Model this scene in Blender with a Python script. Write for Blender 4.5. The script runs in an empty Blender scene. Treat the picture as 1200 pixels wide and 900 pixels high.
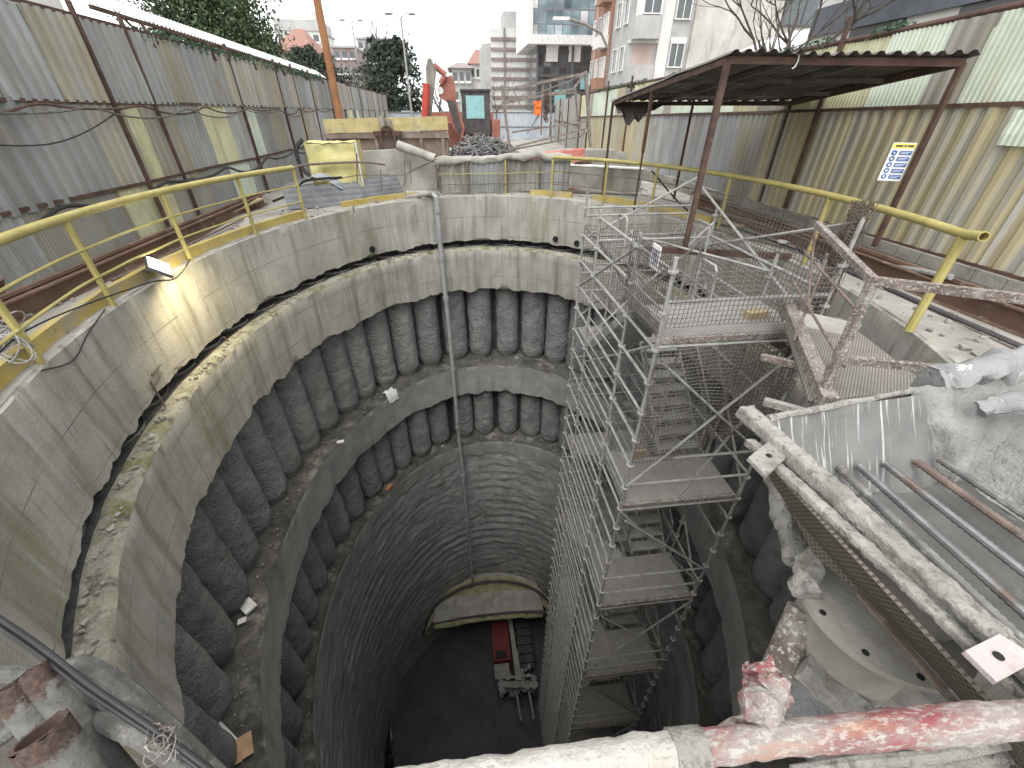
import bpy, math, random
from mathutils import Vector, Matrix, noise as mnoise
rnd = random.Random(11)
S = bpy.context.scene
COL = S.collection
EXPOSURE = 1.32
R = math.radians
PI = math.pi
V = Vector

# ------------------------------------------------------------------ camera figures (used to lift photo measurements into metres)
F, TH, YAW, CAMZ = 477.0, R(33.7), R(6.5), 2.1
def ray(u, v):
    a = (450 - v) / F; b = (u - 600) / F
    dy = math.cos(TH) + a * math.sin(TH); dz = -math.sin(TH) + a * math.cos(TH)
    return V((b * math.cos(YAW) + dy * math.sin(YAW), -b * math.sin(YAW) + dy * math.cos(YAW), dz))
CAM = V((0, 0, CAMZ))
def pz(u, v, z): d = ray(u, v); return CAM + d * ((z - CAMZ) / d.z)
def px(u, v, x): d = ray(u, v); return CAM + d * (x / d.x)
def py(u, v, y): d = ray(u, v); return CAM + d * (y / d.y)
def pt(u, v, t): return CAM + ray(u, v) * t

# ------------------------------------------------------------------ mesh builder
ORG = {}
def nz(p, s=1.0, seed=0.0):
    return mnoise.noise(V((p[0] * s + seed, p[1] * s + seed * 1.7, p[2] * s - seed)))
def fbm(p, s=1.0, o=4, seed=0.0):
    t = 0; a = 1; n = 0
    for _ in range(o):
        t += a * nz(p, s, seed); n += a; a *= .5; s *= 2.03
    return t / n

class MB:
    def __init__(self): self.v = []; self.f = []; self.m = []; self.s = []
    def add(self, vs, fs, mi=0, smooth=False):
        b = len(self.v); self.v += [V(p) for p in vs]
        for f in fs: self.f.append([b + i for i in f]); self.m.append(mi); self.s.append(smooth)
    def box(self, c, size, rot=None, mi=0):
        x, y, z = [s / 2 for s in size]; c = V(c)
        vs = [V((sx * x, sy * y, sz * z)) for sx in (-1, 1) for sy in (-1, 1) for sz in (-1, 1)]
        if rot is not None: vs = [rot @ p for p in vs]
        self.add([c + p for p in vs], [(0, 1, 3, 2), (4, 6, 7, 5), (0, 4, 5, 1), (2, 3, 7, 6), (0, 2, 6, 4), (1, 5, 7, 3)], mi)
    def bb(self, lo, hi, mi=0):
        self.box([(a + b) / 2 for a, b in zip(lo, hi)], [abs(b - a) for a, b in zip(lo, hi)], None, mi)
    def bar(self, p, q, w, h=None, up=(0, 0, 1), mi=0):
        p, q = V(p), V(q); h = h or w; d = (q - p); L = d.length
        if L < 1e-6: return
        d /= L; up = V(up)
        if abs(d.dot(up)) > .98: up = V((0, 1, 0)) if abs(d.y) < .9 else V((1, 0, 0))
        x = d.cross(up).normalized(); z = x.cross(d)
        rot = Matrix((x, d, z)).transposed()
        self.box((p + q) / 2, (w, L, h), rot, mi)
    def ibeam(self, p, q, w, h, t=.02, mi=0):
        p, q = V(p), V(q)
        for dz, ww, hh in ((h / 2 - t / 2, w, t), (-h / 2 + t / 2, w, t), (0, t, h - 2 * t)):
            self.bar(p + V((0, 0, dz)), q + V((0, 0, dz)), ww, hh, mi=mi)
    def tube(self, pts, r, n=8, cap=True, mi=0, hollow=False, closed=False):
        pts = [V(p) for p in pts]; k = len(pts)
        rs = r if isinstance(r, (list, tuple)) else [r] * k
        ring = []; prev = None
        for i in range(k):
            if closed: d = pts[(i + 1) % k] - pts[i - 1]
            else: d = (pts[min(i + 1, k - 1)] - pts[max(i - 1, 0)])
            if d.length < 1e-9: d = V((0, 0, 1))
            d.normalize()
            if prev is None:
                u = V((0, 0, 1)) if abs(d.z) < .9 else V((1, 0, 0))
                x = d.cross(u).normalized()
            else:
                x = prev - d * prev.dot(d)
                if x.length < 1e-6: x = d.orthogonal()
                x.normalize()
            y = d.cross(x); prev = x
            ring.append([pts[i] + (x * math.cos(2 * PI * j / n) + y * math.sin(2 * PI * j / n)) * rs[i] for j in range(n)])
        vs = [p for rr in ring for p in rr]
        fs = []
        for i in range(k if closed else k - 1):
            i2 = (i + 1) % k
            for j in range(n):
                fs.append((i * n + j, i * n + (j + 1) % n, i2 * n + (j + 1) % n, i2 * n + j))
        self.add(vs, fs, mi, n > 5)
        if cap and not closed:
            b = len(self.v) - len(vs)
            if hollow:
                for e, sgn in ((0, 1), (k - 1, -1)):
                    dd = (pts[1] - pts[0]).normalized() if e == 0 else (pts[-2] - pts[-1]).normalized()
                    ic = [pts[e] + (p - pts[e]) * .8 for p in ring[e]]
                    dc = [p + dd * rs[e] * 2.5 for p in ic]
                    self.add(ring[e] + ic + dc, [(j, (j + 1) % n, n + (j + 1) % n, n + j) for j in range(n)], mi)
                    self.add(ic + dc, [(j, (j + 1) % n, n + (j + 1) % n, n + j) for j in range(n)] + [tuple(range(n, 2 * n))], mi + (1 if hollow == 2 else 0))
            else:
                self.f.append([b + j for j in range(n)][::-1]); self.m.append(mi); self.s.append(False)
                self.f.append([b + (k - 1) * n + j for j in range(n)]); self.m.append(mi); self.s.append(False)
    def grid(self, P, nu, nv, mi=0, cu=False, smooth=True, skip=None):
        """P(i,j) -> point; nu columns, nv rows of vertices"""
        vs = [P(i, j) for j in range(nv) for i in range(nu)]
        fs = []
        for j in range(nv - 1):
            for i in range(nu if cu else nu - 1):
                if skip and skip(i, j): continue
                i2 = (i + 1) % nu
                fs.append((j * nu + i, j * nu + i2, (j + 1) * nu + i2, (j + 1) * nu + i))
        self.add(vs, fs, mi, smooth)
    def prism(self, poly, ext, mi=0):
        """poly: list of points (planar), ext: extrusion vector"""
        n = len(poly); e = V(ext); poly = [V(p) for p in poly]
        self.add(poly + [p + e for p in poly], [tuple(range(n))[::-1], tuple(range(n, 2 * n))] + [(i, (i + 1) % n, n + (i + 1) % n, n + i) for i in range(n)], mi)
    def jitter(self, amt, s=8.0, seed=0.0):
        for i, p in enumerate(self.v):
            self.v[i] = p + V((nz(p, s, seed), nz(p, s, seed + 9), nz(p, s, seed + 17))) * amt
    def build(self, name, mats, parent=None, org=None):
        if not isinstance(mats, (list, tuple)): mats = [mats]
        if parent is not None: o0 = ORG[parent.name]
        elif org is not None: o0 = V(org)
        else:
            lo = V([min(p[k] for p in self.v) for k in range(3)]); hi = V([max(p[k] for p in self.v) for k in range(3)])
            o0 = V(((lo.x + hi.x) / 2, (lo.y + hi.y) / 2, lo.z))
        me = bpy.data.meshes.new(name)
        me.from_pydata([tuple(p - o0) for p in self.v], [], self.f)
        for m in mats: me.materials.append(m)
        me.polygons.foreach_set('material_index', [min(i, len(mats) - 1) for i in self.m])
        me.polygons.foreach_set('use_smooth', self.s)
        if any(self.s): me.set_sharp_from_angle(angle=R(38))
        me.update()
        o = bpy.data.objects.new(name, me); COL.objects.link(o)
        if parent is not None: o.parent = parent
        else: o.location = o0
        ORG[o.name] = o0
        return o

def thing(name, label, cat, loc=(0, 0, 0), group=None):
    o = bpy.data.objects.new(name, None); COL.objects.link(o); o.location = loc
    o.empty_display_size = .2
    ORG[o.name] = V(loc)
    return tag(o, label, cat, group)
def tag(o, label=None, cat=None, group=None, kind=None):
    if label: o['label'] = label
    if cat: o['category'] = cat
    if group: o['group'] = group
    if kind: o['kind'] = kind
    return o
def struct(o): o['kind'] = 'structure'; return o

# ------------------------------------------------------------------ materials
class NT:
    def __init__(self, name):
        self.m = bpy.data.materials.new(name); self.m.use_nodes = True
        self.t = self.m.node_tree; self.t.nodes.clear()
        self.out = self.n('ShaderNodeOutputMaterial'); self.b = self.n('ShaderNodeBsdfPrincipled')
        self.l(self.b.outputs[0], self.out.inputs['Surface'])
    def n(self, k, **kw):
        x = self.t.nodes.new(k)
        for a, b in kw.items(): setattr(x, a, b)
        return x
    def l(self, a, b): self.t.links.new(a, b)
    def math(self, op, a, b=None, c=None, clamp=False):
        x = self.n('ShaderNodeMath', operation=op); x.use_clamp = clamp
        for i, q in enumerate((a, b, c)):
            if q is None: continue
            if isinstance(q, (int, float)): x.inputs[i].default_value = q
            else: self.l(q, x.inputs[i])
        return x.outputs[0]
    def mapping(self, vec, scale=(1, 1, 1), loc=(0, 0, 0)):
        x = self.n('ShaderNodeMapping'); self.l(vec, x.inputs[0])
        x.inputs['Scale'].default_value = scale; x.inputs['Location'].default_value = loc
        return x.outputs[0]
    def noise(self, vec, scale, detail=6, rough=.6, dist=0):
        x = self.n('ShaderNodeTexNoise'); self.l(vec, x.inputs['Vector'])
        x.inputs['Scale'].default_value = scale; x.inputs['Detail'].default_value = detail
        x.inputs['Roughness'].default_value = rough; x.inputs['Distortion'].default_value = dist
        return x.outputs['Fac']
    def ramp(self, fac, stops):
        x = self.n('ShaderNodeValToRGB'); self.l(fac, x.inputs[0]); e = x.color_ramp.elements
        while len(e) < len(stops): e.new(.5)
        for el, (p, c) in zip(e, stops):
            el.position = p; el.color = (c, c, c, 1) if isinstance(c, (int, float)) else (*c, 1)
        return x.outputs[0]
    def mix(self, fac, a, b, mode='MIX'):
        x = self.n('ShaderNodeMix', data_type='RGBA', blend_type=mode)
        if isinstance(fac, (int, float)): x.inputs[0].default_value = fac
        else: self.l(fac, x.inputs[0])
        for i, q in ((6, a), (7, b)):
            if isinstance(q, (tuple, list)): x.inputs[i].default_value = (*q[:3], 1)
            else: self.l(q, x.inputs[i])
        return x.outputs[2]
    def obj(self): return self.n('ShaderNodeTexCoord').outputs['Object']
    def ell(self, k=1.37, rad=5.5):
        """unrolled coordinate on the shaft wall: (arc, 0, z), object origin on the shaft axis"""
        sp = self.n('ShaderNodeSeparateXYZ'); self.l(self.obj(), sp.inputs[0])
        a = self.math('ARCTAN2', self.math('DIVIDE', sp.outputs[1], k), sp.outputs[0])
        cb = self.n('ShaderNodeCombineXYZ'); self.l(self.math('MULTIPLY', a, rad), cb.inputs[0]); self.l(sp.outputs[2], cb.inputs[2])
        ln = self.n('ShaderNodeVectorMath', operation='LENGTH'); self.l(self.obj(), ln.inputs[0])
        return cb.outputs[0], sp.outputs[2]

def surf(name, c1, c2, scale=2.0, rough=.85, bump=.35, bscale=25, bdist=.02, stains=(), metal=0.0, rand=0.0,
         space='obj', lines=None, spec=.35, stretch=(1, 1, 1), contrast=(.35, .65), waves=None):
    """stains: (scale3, colour, lo, hi, strength)  each a noise mask of its own stretched scale"""
    T = NT(name)
    if space == 'ell': vec, zz = T.ell()
    else:
        vec = T.obj(); zz = None
    if rand:
        oi = T.n('ShaderNodeObjectInfo')
        off = T.n('ShaderNodeVectorMath', operation='MULTIPLY_ADD')
        cbr = T.n('ShaderNodeCombineXYZ')
        for i in range(3): T.l(oi.outputs['Random'], cbr.inputs[i])
        T.l(cbr.outputs[0], off.inputs[0]); off.inputs[1].default_value = (37, 91, 53); T.l(vec, off.inputs[2])
        vec = off.outputs[0]
    base = T.ramp(T.noise(T.mapping(vec, stretch), scale, 8, .62, .2), [(contrast[0], c1), (contrast[1], c2)])
    for i, (sc, col, lo, hi, st) in enumerate(stains):
        f = T.noise(T.mapping(vec, sc, (3.1 * i + 1, 7.7 * i, 2.3 * i)), 1.0, 6, .65, .15)
        f = T.ramp(f, [(lo, 0.0), (hi, st)])
        base = T.mix(f, base, col)
    if lines and zz is not None:
        per, wid, col, st = lines
        fr = T.math('FRACT', T.math('DIVIDE', zz, per))
        msk = T.math('MULTIPLY', T.math('LESS_THAN', fr, wid / per), st)
        msk = T.math('MULTIPLY', msk, T.ramp(T.noise(T.mapping(vec, (1.2, 1, 1.2)), 1.0, 3), [(.4, 0.0), (.6, 1.0)]))
        base = T.mix(msk, base, col)
    if rand:
        hs = T.n('ShaderNodeHueSaturation'); T.l(base, hs.inputs['Color'])
        T.l(T.math('MULTIPLY_ADD', oi.outputs['Random'], rand, 1 - rand / 2), hs.inputs['Value'])
        base = hs.outputs[0]
    T.l(base, T.b.inputs['Base Color'])
    T.b.inputs['Metallic'].default_value = metal
    T.b.inputs['Specular IOR Level'].default_value = spec
    rr = T.ramp(T.noise(vec, scale * 3, 4), [(.3, max(rough - .12, .05)), (.7, min(rough + .1, 1))])
    T.l(rr, T.b.inputs['Roughness'])
    if bump:
        h = T.math('ADD', T.noise(vec, bscale, 5, .65), T.math('MULTIPLY', T.noise(vec, bscale * .22, 3), 1.5))
        bp = T.n('ShaderNodeBump'); bp.inputs['Strength'].default_value = bump; bp.inputs['Distance'].default_value = bdist
        T.l(h, bp.inputs['Height']); T.l(bp.outputs[0], T.b.inputs['Normal'])
    return T.m
def plain(name, c, rough=.6, metal=0.0, spec=.4):
    return surf(name, tuple(x * .82 for x in c), tuple(min(1, x * 1.15) for x in c), 4, rough, .12, 60, .004, metal=metal, spec=spec)

M = {}
RUST = (.058, .034, .028); RUST2 = (.115, .07, .052); DUST = (.36, .34, .31)
M['ring'] = surf('ring_concrete', (.3, .29, .255), (.44, .422, .38), 1.1, .9, .5, 30, .015, space='ell', stains=[
    ((2.6, 1, .2), (.14, .13, .105), .53, .7, .7), ((7, 1, .28), (.15, .14, .115), .55, .7, .6), ((1.1, 1, .25), (.185, .185, .1), .56, .7, .6),
    ((5.5, 1, .3), (.52, .51, .47), .56, .7, .6), ((24, 1, 24), (.09, .09, .08), .68, .74, .8), ((.8, 1, 2.5), (.27, .22, .14), .6, .75, .4), ((16, 1, 1.2), (.1, .095, .08), .6, .7, .5)],
    lines=(.62, .016, (.13, .125, .11), .8))
M['ring_low'] = surf('waler_concrete', (.25, .245, .235), (.36, .355, .34), 1.4, .92, .5, 28, .015, space='ell', stains=[
    ((3.2, 1, .3), (.11, .11, .1), .54, .74, .7), ((1.2, 1, 1.0), (.14, .14, .08), .6, .74, .45), ((6, 1, 6), (.45, .44, .42), .64, .74, .5)],
    lines=(.5, .015, (.13, .13, .12), .6))
M['pile'] = surf('shotcrete_pile', (.215, .215, .212), (.33, .33, .325), 2.2, .97, 1.0, 19, .09, rand=.22, spec=.15, stains=[
    ((2, 2, .6), (.2, .195, .185), .58, .75, .5), ((14, 14, 14), (.1, .1, .1), .6, .72, .5)])
M['lining'] = surf('shotcrete_lining', (.28, .28, .275), (.4, .397, .388), 1.2, .93, .8, 14, .05, space='ell', stains=[
    ((1.4, 1, .22), (.27, .265, .25), .54, .72, .55), ((.5, 1, 5), (.07, .07, .07), .55, .7, .5), ((.9, 1, .4), (.13, .14, .1), .58, .72, .5), ((9, 1, 9), (.3, .3, .29), .68, .75, .7)])
M['soil_and_shade'] = surf('shotcrete_and_shade', (.05, .05, .05), (.09, .09, .088), 2, .95, .8, 12, .05)
M['floor'] = surf('wet_mud', (.05, .058, .055), (.085, .095, .09), .7, .45, .4, 8, .03, stains=[((.6, .6, .6), (.07, .075, .07), .55, .7, .6)])
M['mud'] = surf('ledge_mud', (.05, .048, .042), (.13, .125, .112), 3, .75, .8, 30, .03, stains=[
    ((1.2, 1.2, 1), (.13, .13, .06), .6, .72, .6), ((1.6, 1.6, 2), (.3, .29, .265), .55, .68, .75), ((24, 24, 24), (.5, .49, .46), .66, .69, .9), ((60, 60, 60), (.55, .54, .5), .68, .7, .9)])
M['moss'] = surf('mossy_concrete', (.27, .255, .2), (.44, .42, .35), 4, .9, .8, 30, .03, stains=[((1.5, 1.5, 2), (.2, .2, .06), .52, .66, .8), ((4, 4, 4), (.1, .095, .075), .52, .64, .85), ((40, 40, 40), (.55, .53, .48), .66, .7, .9)])
M['ground'] = surf('site_ground', (.24, .225, .2), (.4, .38, .34), .8, .9, .5, 14, .02, stains=[((.5, .5, .5), (.13, .12, .1), .52, .68, .8), ((2.5, 2.5, 2.5), (.5, .48, .44), .58, .72, .6)])
M['conc'] = surf('pale_concrete', (.28, .267, .235), (.42, .403, .365), 1.8, .9, .5, 25, .012, stains=[((2, 2, .5), (.19, .175, .14), .54, .72, .7), ((12, 12, 12), (.2, .19, .17), .62, .72, .5)])
M['conc_dirty'] = surf('dirty_concrete', (.2, .19, .165), (.34, .325, .29), 1.8, .9, .6, 25, .015, stains=[((3, 3, .6), (.1, .095, .075), .52, .7, .75), ((1.3, 1.3, .6), (.17, .18, .08), .57, .72, .5)])
M['crust'] = surf('concrete_crust', (.25, .24, .215), (.42, .405, .37), 9, .95, 1.0, 70, .016, stains=[((26, 26, 26), (.15, .14, .125), .52, .64, .85), ((7, 7, 7), (.2, .185, .15), .56, .68, .6)])
M['crust_gray'] = surf('wet_cement', (.2, .2, .195), (.31, .315, .305), 4, .9, 1.0, 35, .012, stains=[((14, 14, 2.2), (.62, .62, .6), .61, .66, .75), ((6, 6, 6), (.16, .16, .16), .6, .72, .5)])
M['crust_green'] = surf('pale_cement_crust', (.245, .245, .232), (.365, .365, .348), 7, .95, 1.0, 60, .02, stains=[((8, 8, 8), (.25, .26, .25), .6, .7, .5)])
M['hop_steel'] = surf('cement_stained_steel', (.12, .118, .112), (.19, .187, .178), 3, .8, .4, 30, .006, stains=[((46, 1.5, 2.2), (.48, .48, .46), .57, .62, .8), ((13, 1, 1.5), (.16, .16, .16), .52, .68, .6), ((4, 4, 1), (.17, .17, .18), .55, .72, .6)])
M['rust'] = surf('rusted_steel', RUST, RUST2, 4, .85, .4, 40, .006, stains=[((7, 7, 7), (.25, .2, .16), .62, .74, .5), ((3, 3, 1), (.04, .025, .02), .58, .72, .5)])
M['rust_dusty'] = surf('dusty_rusted_steel', (.125, .098, .082), (.22, .18, .155), 5, .9, .6, 50, .008, stains=[((9, 9, 9), (.33, .315, .29), .48, .66, .65), ((48, 48, 48), (.45, .43, .4), .54, .6, .85), ((30, 30, 30), (.07, .055, .045), .58, .66, .8)])
M['rust_bar'] = surf('rebar_rust', (.1, .075, .062), (.19, .145, .12), 9, .8, .5, 60, .004, stains=[((14, 14, 14), (.3, .28, .26), .55, .7, .6)])
M['orange_rust'] = surf('orange_rust', (.115, .07, .05), (.18, .115, .085), 2, .85, .3, 30, .006, stains=[((1, 1, 4), (.09, .055, .04), .55, .7, .6), ((5, 5, 5), (.33, .28, .23), .56, .7, .6)])
M['pole_wood'] = surf('orange_brown_timber', (.27, .12, .055), (.36, .18, .09), 2, .85, .3, 30, .006, stains=[((1, 1, 1), (.16, .09, .06), .55, .7, .6)])
M['galv'] = surf('galvanised_tube', (.26, .255, .243), (.385, .378, .36), 5, .65, .25, 50, .003, metal=.1, stains=[((7, 7, 7), (.17, .14, .115), .54, .68, .7), ((16, 16, 16), (.45, .44, .41), .62, .7, .6)])
M['deck'] = None
M['yellow'] = surf('worn_yellow_paint', (.33, .285, .095), (.44, .385, .15), 2.5, .6, .25, 40, .004, stains=[((3, 3, 3), (.3, .25, .09), .55, .7, .7), ((16, 16, 16), (.13, .08, .05), .64, .7, .8), ((8, 8, 8), (.62, .58, .42), .62, .72, .6)])
M['ochre'] = surf('ochre_kerb_paint', (.38, .29, .08), (.5, .4, .15), 2, .8, .3, 25, .006, stains=[((2, 2, 2), (.36, .33, .27), .5, .66, .8), ((8, 8, 8), (.14, .11, .07), .6, .72, .7)])
M['zinc'] = surf('weathered_zinc', (.25, .26, .26), (.37, .38, .375), 1.3, .6, .2, 40, .004, metal=.15, rand=.35, stretch=(1, 1, .3), stains=[
    ((5, 5, .35), (.2, .185, .14), .5, .7, .75), ((1.2, 1.2, .8), (.25, .17, .1), .58, .73, .6), ((8, 8, 1), (.42, .43, .43), .6, .75, .6)])
M['zinc_tan'] = surf('stained_zinc', (.265, .25, .205), (.38, .36, .31), 1.5, .65, .2, 40, .004, metal=.1, rand=.3, stretch=(1, 1, .25), stains=[
    ((4, 4, .3), (.3, .24, .12), .52, .68, .65), ((6, 6, .4), (.32, .33, .34), .5, .64, .85), ((1.5, 1.5, .8), (.24, .14, .06), .6, .74, .6)])
M['zinc_rust'] = surf('yellow_rusted_zinc', (.38, .33, .19), (.5, .44, .28), 1.2, .65, .2, 40, .004, metal=.1, rand=.2, stretch=(1, 1, .25), stains=[
    ((4.5, 4.5, .22), (.36, .36, .345), .46, .6, .9), ((2, 2, .4), (.3, .17, .06), .58, .74, .6), ((7, 7, .6), (.17, .15, .11), .62, .74, .5)])
M['pvc_green'] = surf('pale_green_sheet', (.5, .56, .46), (.64, .7, .6), 1.5, .55, .15, 40, .003, rand=.15, stains=[((3, 3, .4), (.45, .44, .3), .54, .72, .6), ((14, 14, 14), (.2, .2, .16), .68, .74, .6)])
M['pvc_yellow'] = surf('pale_yellow_sheet', (.5, .49, .3), (.62, .61, .42), 1.5, .6, .15, 40, .003, rand=.15, stains=[((3, 3, .5), (.3, .28, .18), .52, .7, .7)])
M['pvc_white'] = surf('white_roof_sheet', (.68, .7, .7), (.8, .82, .82), 1.5, .5, .1, 40, .003, stains=[((3, 3, 3), (.55, .55, .52), .58, .72, .5)])
M['roof_dark'] = surf('dark_rusted_sheet', (.075, .068, .063), (.15, .13, .12), 2, .6, .2, 30, .004, metal=.2, stains=[((9, .6, 2), (.25, .25, .25), .55, .68, .7), ((2, 2, 2), (.12, .08, .06), .56, .72, .6)])
M['black'] = plain('black_rubber', (.02, .02, .022), .5)
M['grayhose'] = surf('cement_dusted_hose', (.075, .073, .068), (.15, .147, .138), 9, .9, .8, 70, .008, stains=[((9, 9, 9), (.3, .29, .265), .55, .7, .7), ((26, 26, 26), (.05, .048, .044), .56, .68, .7), ((50, 50, 50), (.3, .29, .27), .62, .68, .6)])
M['hole'] = plain('dark_recess', (.012, .012, .012), .9)
M['white'] = plain('white_plastic', (.75, .75, .73), .5)
M['pvc_pipe'] = surf('grey_drain_pipe', (.27, .275, .28), (.37, .375, .375), 3, .5, .1, 30, .003, stains=[((5, 5, 1), (.22, .21, .19), .55, .7, .6)])
M['wood'] = surf('weathered_timber', (.3, .22, .13), (.46, .36, .23), 2, .85, .4, 30, .006, stretch=(1, 1, 8))
M['yellow_plastic'] = surf('yellow_tarpaulin', (.48, .44, .17), (.6, .555, .27), 3, .6, .4, 18, .02, stains=[((3, 3, 3), (.5, .43, .14), .54, .7, .6), ((12, 12, 12), (.3, .25, .1), .66, .74, .6)])
M['tarp_olive'] = surf('olive_cloth', (.23, .22, .12), (.37, .355, .22), 3, .9, .5, 18, .03, stains=[((3, 3, 3), (.12, .115, .08), .55, .7, .7)])
M['beam_yellow'] = surf('peeling_yellow_beam', (.4, .33, .14), (.52, .45, .24), 3, .75, .3, 25, .006, stains=[((4, 4, 4), (.3, .25, .17), .5, .66, .8), ((9, 9, 9), (.13, .09, .06), .6, .7, .8)])
M['skip'] = surf('brown_steel_skip', (.15, .115, .09), (.25, .2, .165), 3, .85, .3, 25, .006, stains=[((5, 5, 1), (.36, .33, .3), .56, .7, .7)])
M['red'] = plain('red_paint', (.5, .07, .05), .45)
M['rig_red'] = plain('dusty_rig_red', (.2, .04, .038), .6)
M['redbrown'] = surf('faded_red_paint', (.28, .1, .075), (.38, .16, .12), 3, .6, .2, 30, .004, stains=[((5, 5, 5), (.17, .1, .08), .56, .7, .7)])
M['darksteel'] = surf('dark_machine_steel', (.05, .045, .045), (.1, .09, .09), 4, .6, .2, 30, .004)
M['pink'] = surf('faded_red_tarp', (.5, .16, .13), (.62, .27, .23), 4, .85, .5, 20, .02)
M['paper'] = plain('white_paper', (.78, .77, .74), .8)
M['card'] = plain('brown_cardboard', (.5, .33, .2), .85)
M['brickc'] = plain('orange_brick', (.48, .2, .1), .9)
M['bark'] = surf('bark', (.07, .06, .05), (.13, .115, .1), 6, .9, .6, 25, .01)
M['zinc_dark'] = surf('dark_zinc_sheet', (.12, .125, .13), (.22, .225, .23), 1.3, .6, .2, 40, .004, metal=.15, stains=[((3, 3, 3), (.3, .29, .27), .56, .7, .6)])
M['zinc_blue'] = surf('blue_grey_zinc', (.33, .37, .41), (.45, .49, .53), 1.3, .6, .2, 40, .004, rand=.2, stretch=(1, 1, .3))
M['leaf_dark'] = surf('conifer_foliage', (.03, .045, .032), (.065, .085, .06), 1.2, .8, 0, rand=0)
M['leaf_mid'] = surf('evergreen_foliage', (.045, .075, .035), (.11, .15, .075), 1.0, .75, 0)
M['ivy'] = surf('ivy_leaves', (.025, .055, .03), (.07, .13, .08), 5, .7, 0)
M['glass'] = plain('window_glass', (.07, .085, .09), .12, 0, .8)
M['glass_cyan'] = plain('cyan_glass', (.24, .47, .48), .12, 0, .8)
M['curtain'] = plain('net_curtain', (.55, .55, .53), .8)
M['render_gray'] = surf('grey_render', (.36, .36, .355), (.46, .455, .44), .6, .9, .15, 20, .005, stains=[((1, 1, .3), (.27, .265, .25), .55, .7, .6)])
M['render_beige'] = surf('beige_render', (.42, .4, .36), (.55, .53, .49), .7, .9, .3, 6, .02, stains=[((1.6, 1.6, .5), (.3, .29, .26), .52, .68, .7)])
M['render_white'] = surf('white_render', (.58, .57, .54), (.7, .69, .66), .5, .9, .1, 20, .005, stains=[((1, 1, .3), (.46, .45, .42), .56, .72, .5)])
M['render_pink'] = surf('pinkish_render', (.42, .33, .3), (.53, .43, .4), .6, .9, .1, 20, .005)
M['brick_orange'] = surf('orange_facade', (.27, .15, .105), (.34, .195, .14), 1, .85, .15, 20, .005)
M['slate'] = plain('slate_cladding', (.105, .115, .135), .6)
M['redroof'] = surf('red_roof_tiles', (.24, .13, .1), (.33, .19, .155), 3, .85, .3, 15, .02)
M['brown_facade'] = surf('brown_facade', (.22, .17, .165), (.3, .25, .24), .8, .85, .1, 20, .005)
M['framewhite'] = plain('white_frame', (.72, .72, .71), .6)
M['dgrey'] = plain('dark_grey_frame', (.09, .092, .095), .55)
M['hivis'] = plain('orange_vest', (.85, .2, .04), .8)
M['redwhite'] = surf('red_paint_under_cement', (.27, .065, .075), (.22, .1, .1), 9, .9, 1.0, 60, .01, stains=[
    ((3, 7, 7), (.31, .28, .255), .45, .6, .9), ((30, 75, 75), (.42, .4, .365), .5, .58, .85), ((55, 90, 90), (.22, .19, .17), .56, .66, .7), ((1.3, 9, 9), (.45, .2, .1), .6, .7, .6)])
M['pinkplate'] = surf('pink_stained_plate', (.4, .32, .31), (.5, .455, .44), 9, .9, .8, 45, .008, stains=[((6, 6, 6), (.5, .16, .2), .56, .68, .8), ((12, 12, 12), (.3, .27, .26), .6, .7, .6)])
M['redwhite_pale'] = surf('dusty_cement_over_red', (.4, .375, .335), (.52, .5, .455), 9, .9, 1.0, 60, .01, stains=[
    ((2, 8, 8), (.42, .22, .12), .58, .7, .55), ((5, 14, 14), (.3, .1, .11), .58, .66, .7), ((40, 80, 80), (.25, .23, .2), .58, .66, .7)])
M['rebar_clean'] = surf('steel_rebar', (.15, .15, .148), (.27, .27, .265), 9, .45, .2, 60, .004, metal=.5, stains=[((8, 8, 8), (.17, .12, .09), .52, .62, .8)])

# steel decking with its punched pattern
def deck_mat(name, c, hole, sx, sy, thr, ax=(0, 1)):
    T = NT(name); vec = T.obj()
    sp = T.n('ShaderNodeSeparateXYZ'); T.l(vec, sp.inputs[0])
    a = T.math('SINE', T.math('MULTIPLY', sp.outputs[ax[0]], sx))
    b = T.math('SINE', T.math('MULTIPLY', sp.outputs[ax[1]], sy))
    pat = T.math('MULTIPLY', a, b)
    msk = T.math('GREATER_THAN', pat, thr)
    n = T.ramp(T.noise(vec, 5, 6), [(.35, tuple(x * .75 for x in c)), (.65, c)])
    T.l(T.mix(msk, n, hole), T.b.inputs['Base Color']); T.b.inputs['Roughness'].default_value = .75
    bp = T.n('ShaderNodeBump'); bp.inputs['Strength'].default_value = .6; bp.inputs['Distance'].default_value = .01; bp.invert = True
    T.l(msk, bp.inputs['Height']); T.l(bp.outputs[0], T.b.inputs['Normal'])
    return T.m
M['deck'] = deck_mat('punched_deck', (.39, .375, .35), (.1, .09, .08), 110, 150, .15)
M['deck_rust'] = deck_mat('rusty_punched_deck', (.27, .25, .225), (.085, .07, .06), 190, 190, .1)
M['perf_plate'] = deck_mat('rusted_tread_plate', (.13, .115, .09), (.05, .032, .025), 340, 250, .2, (1, 2))

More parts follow.
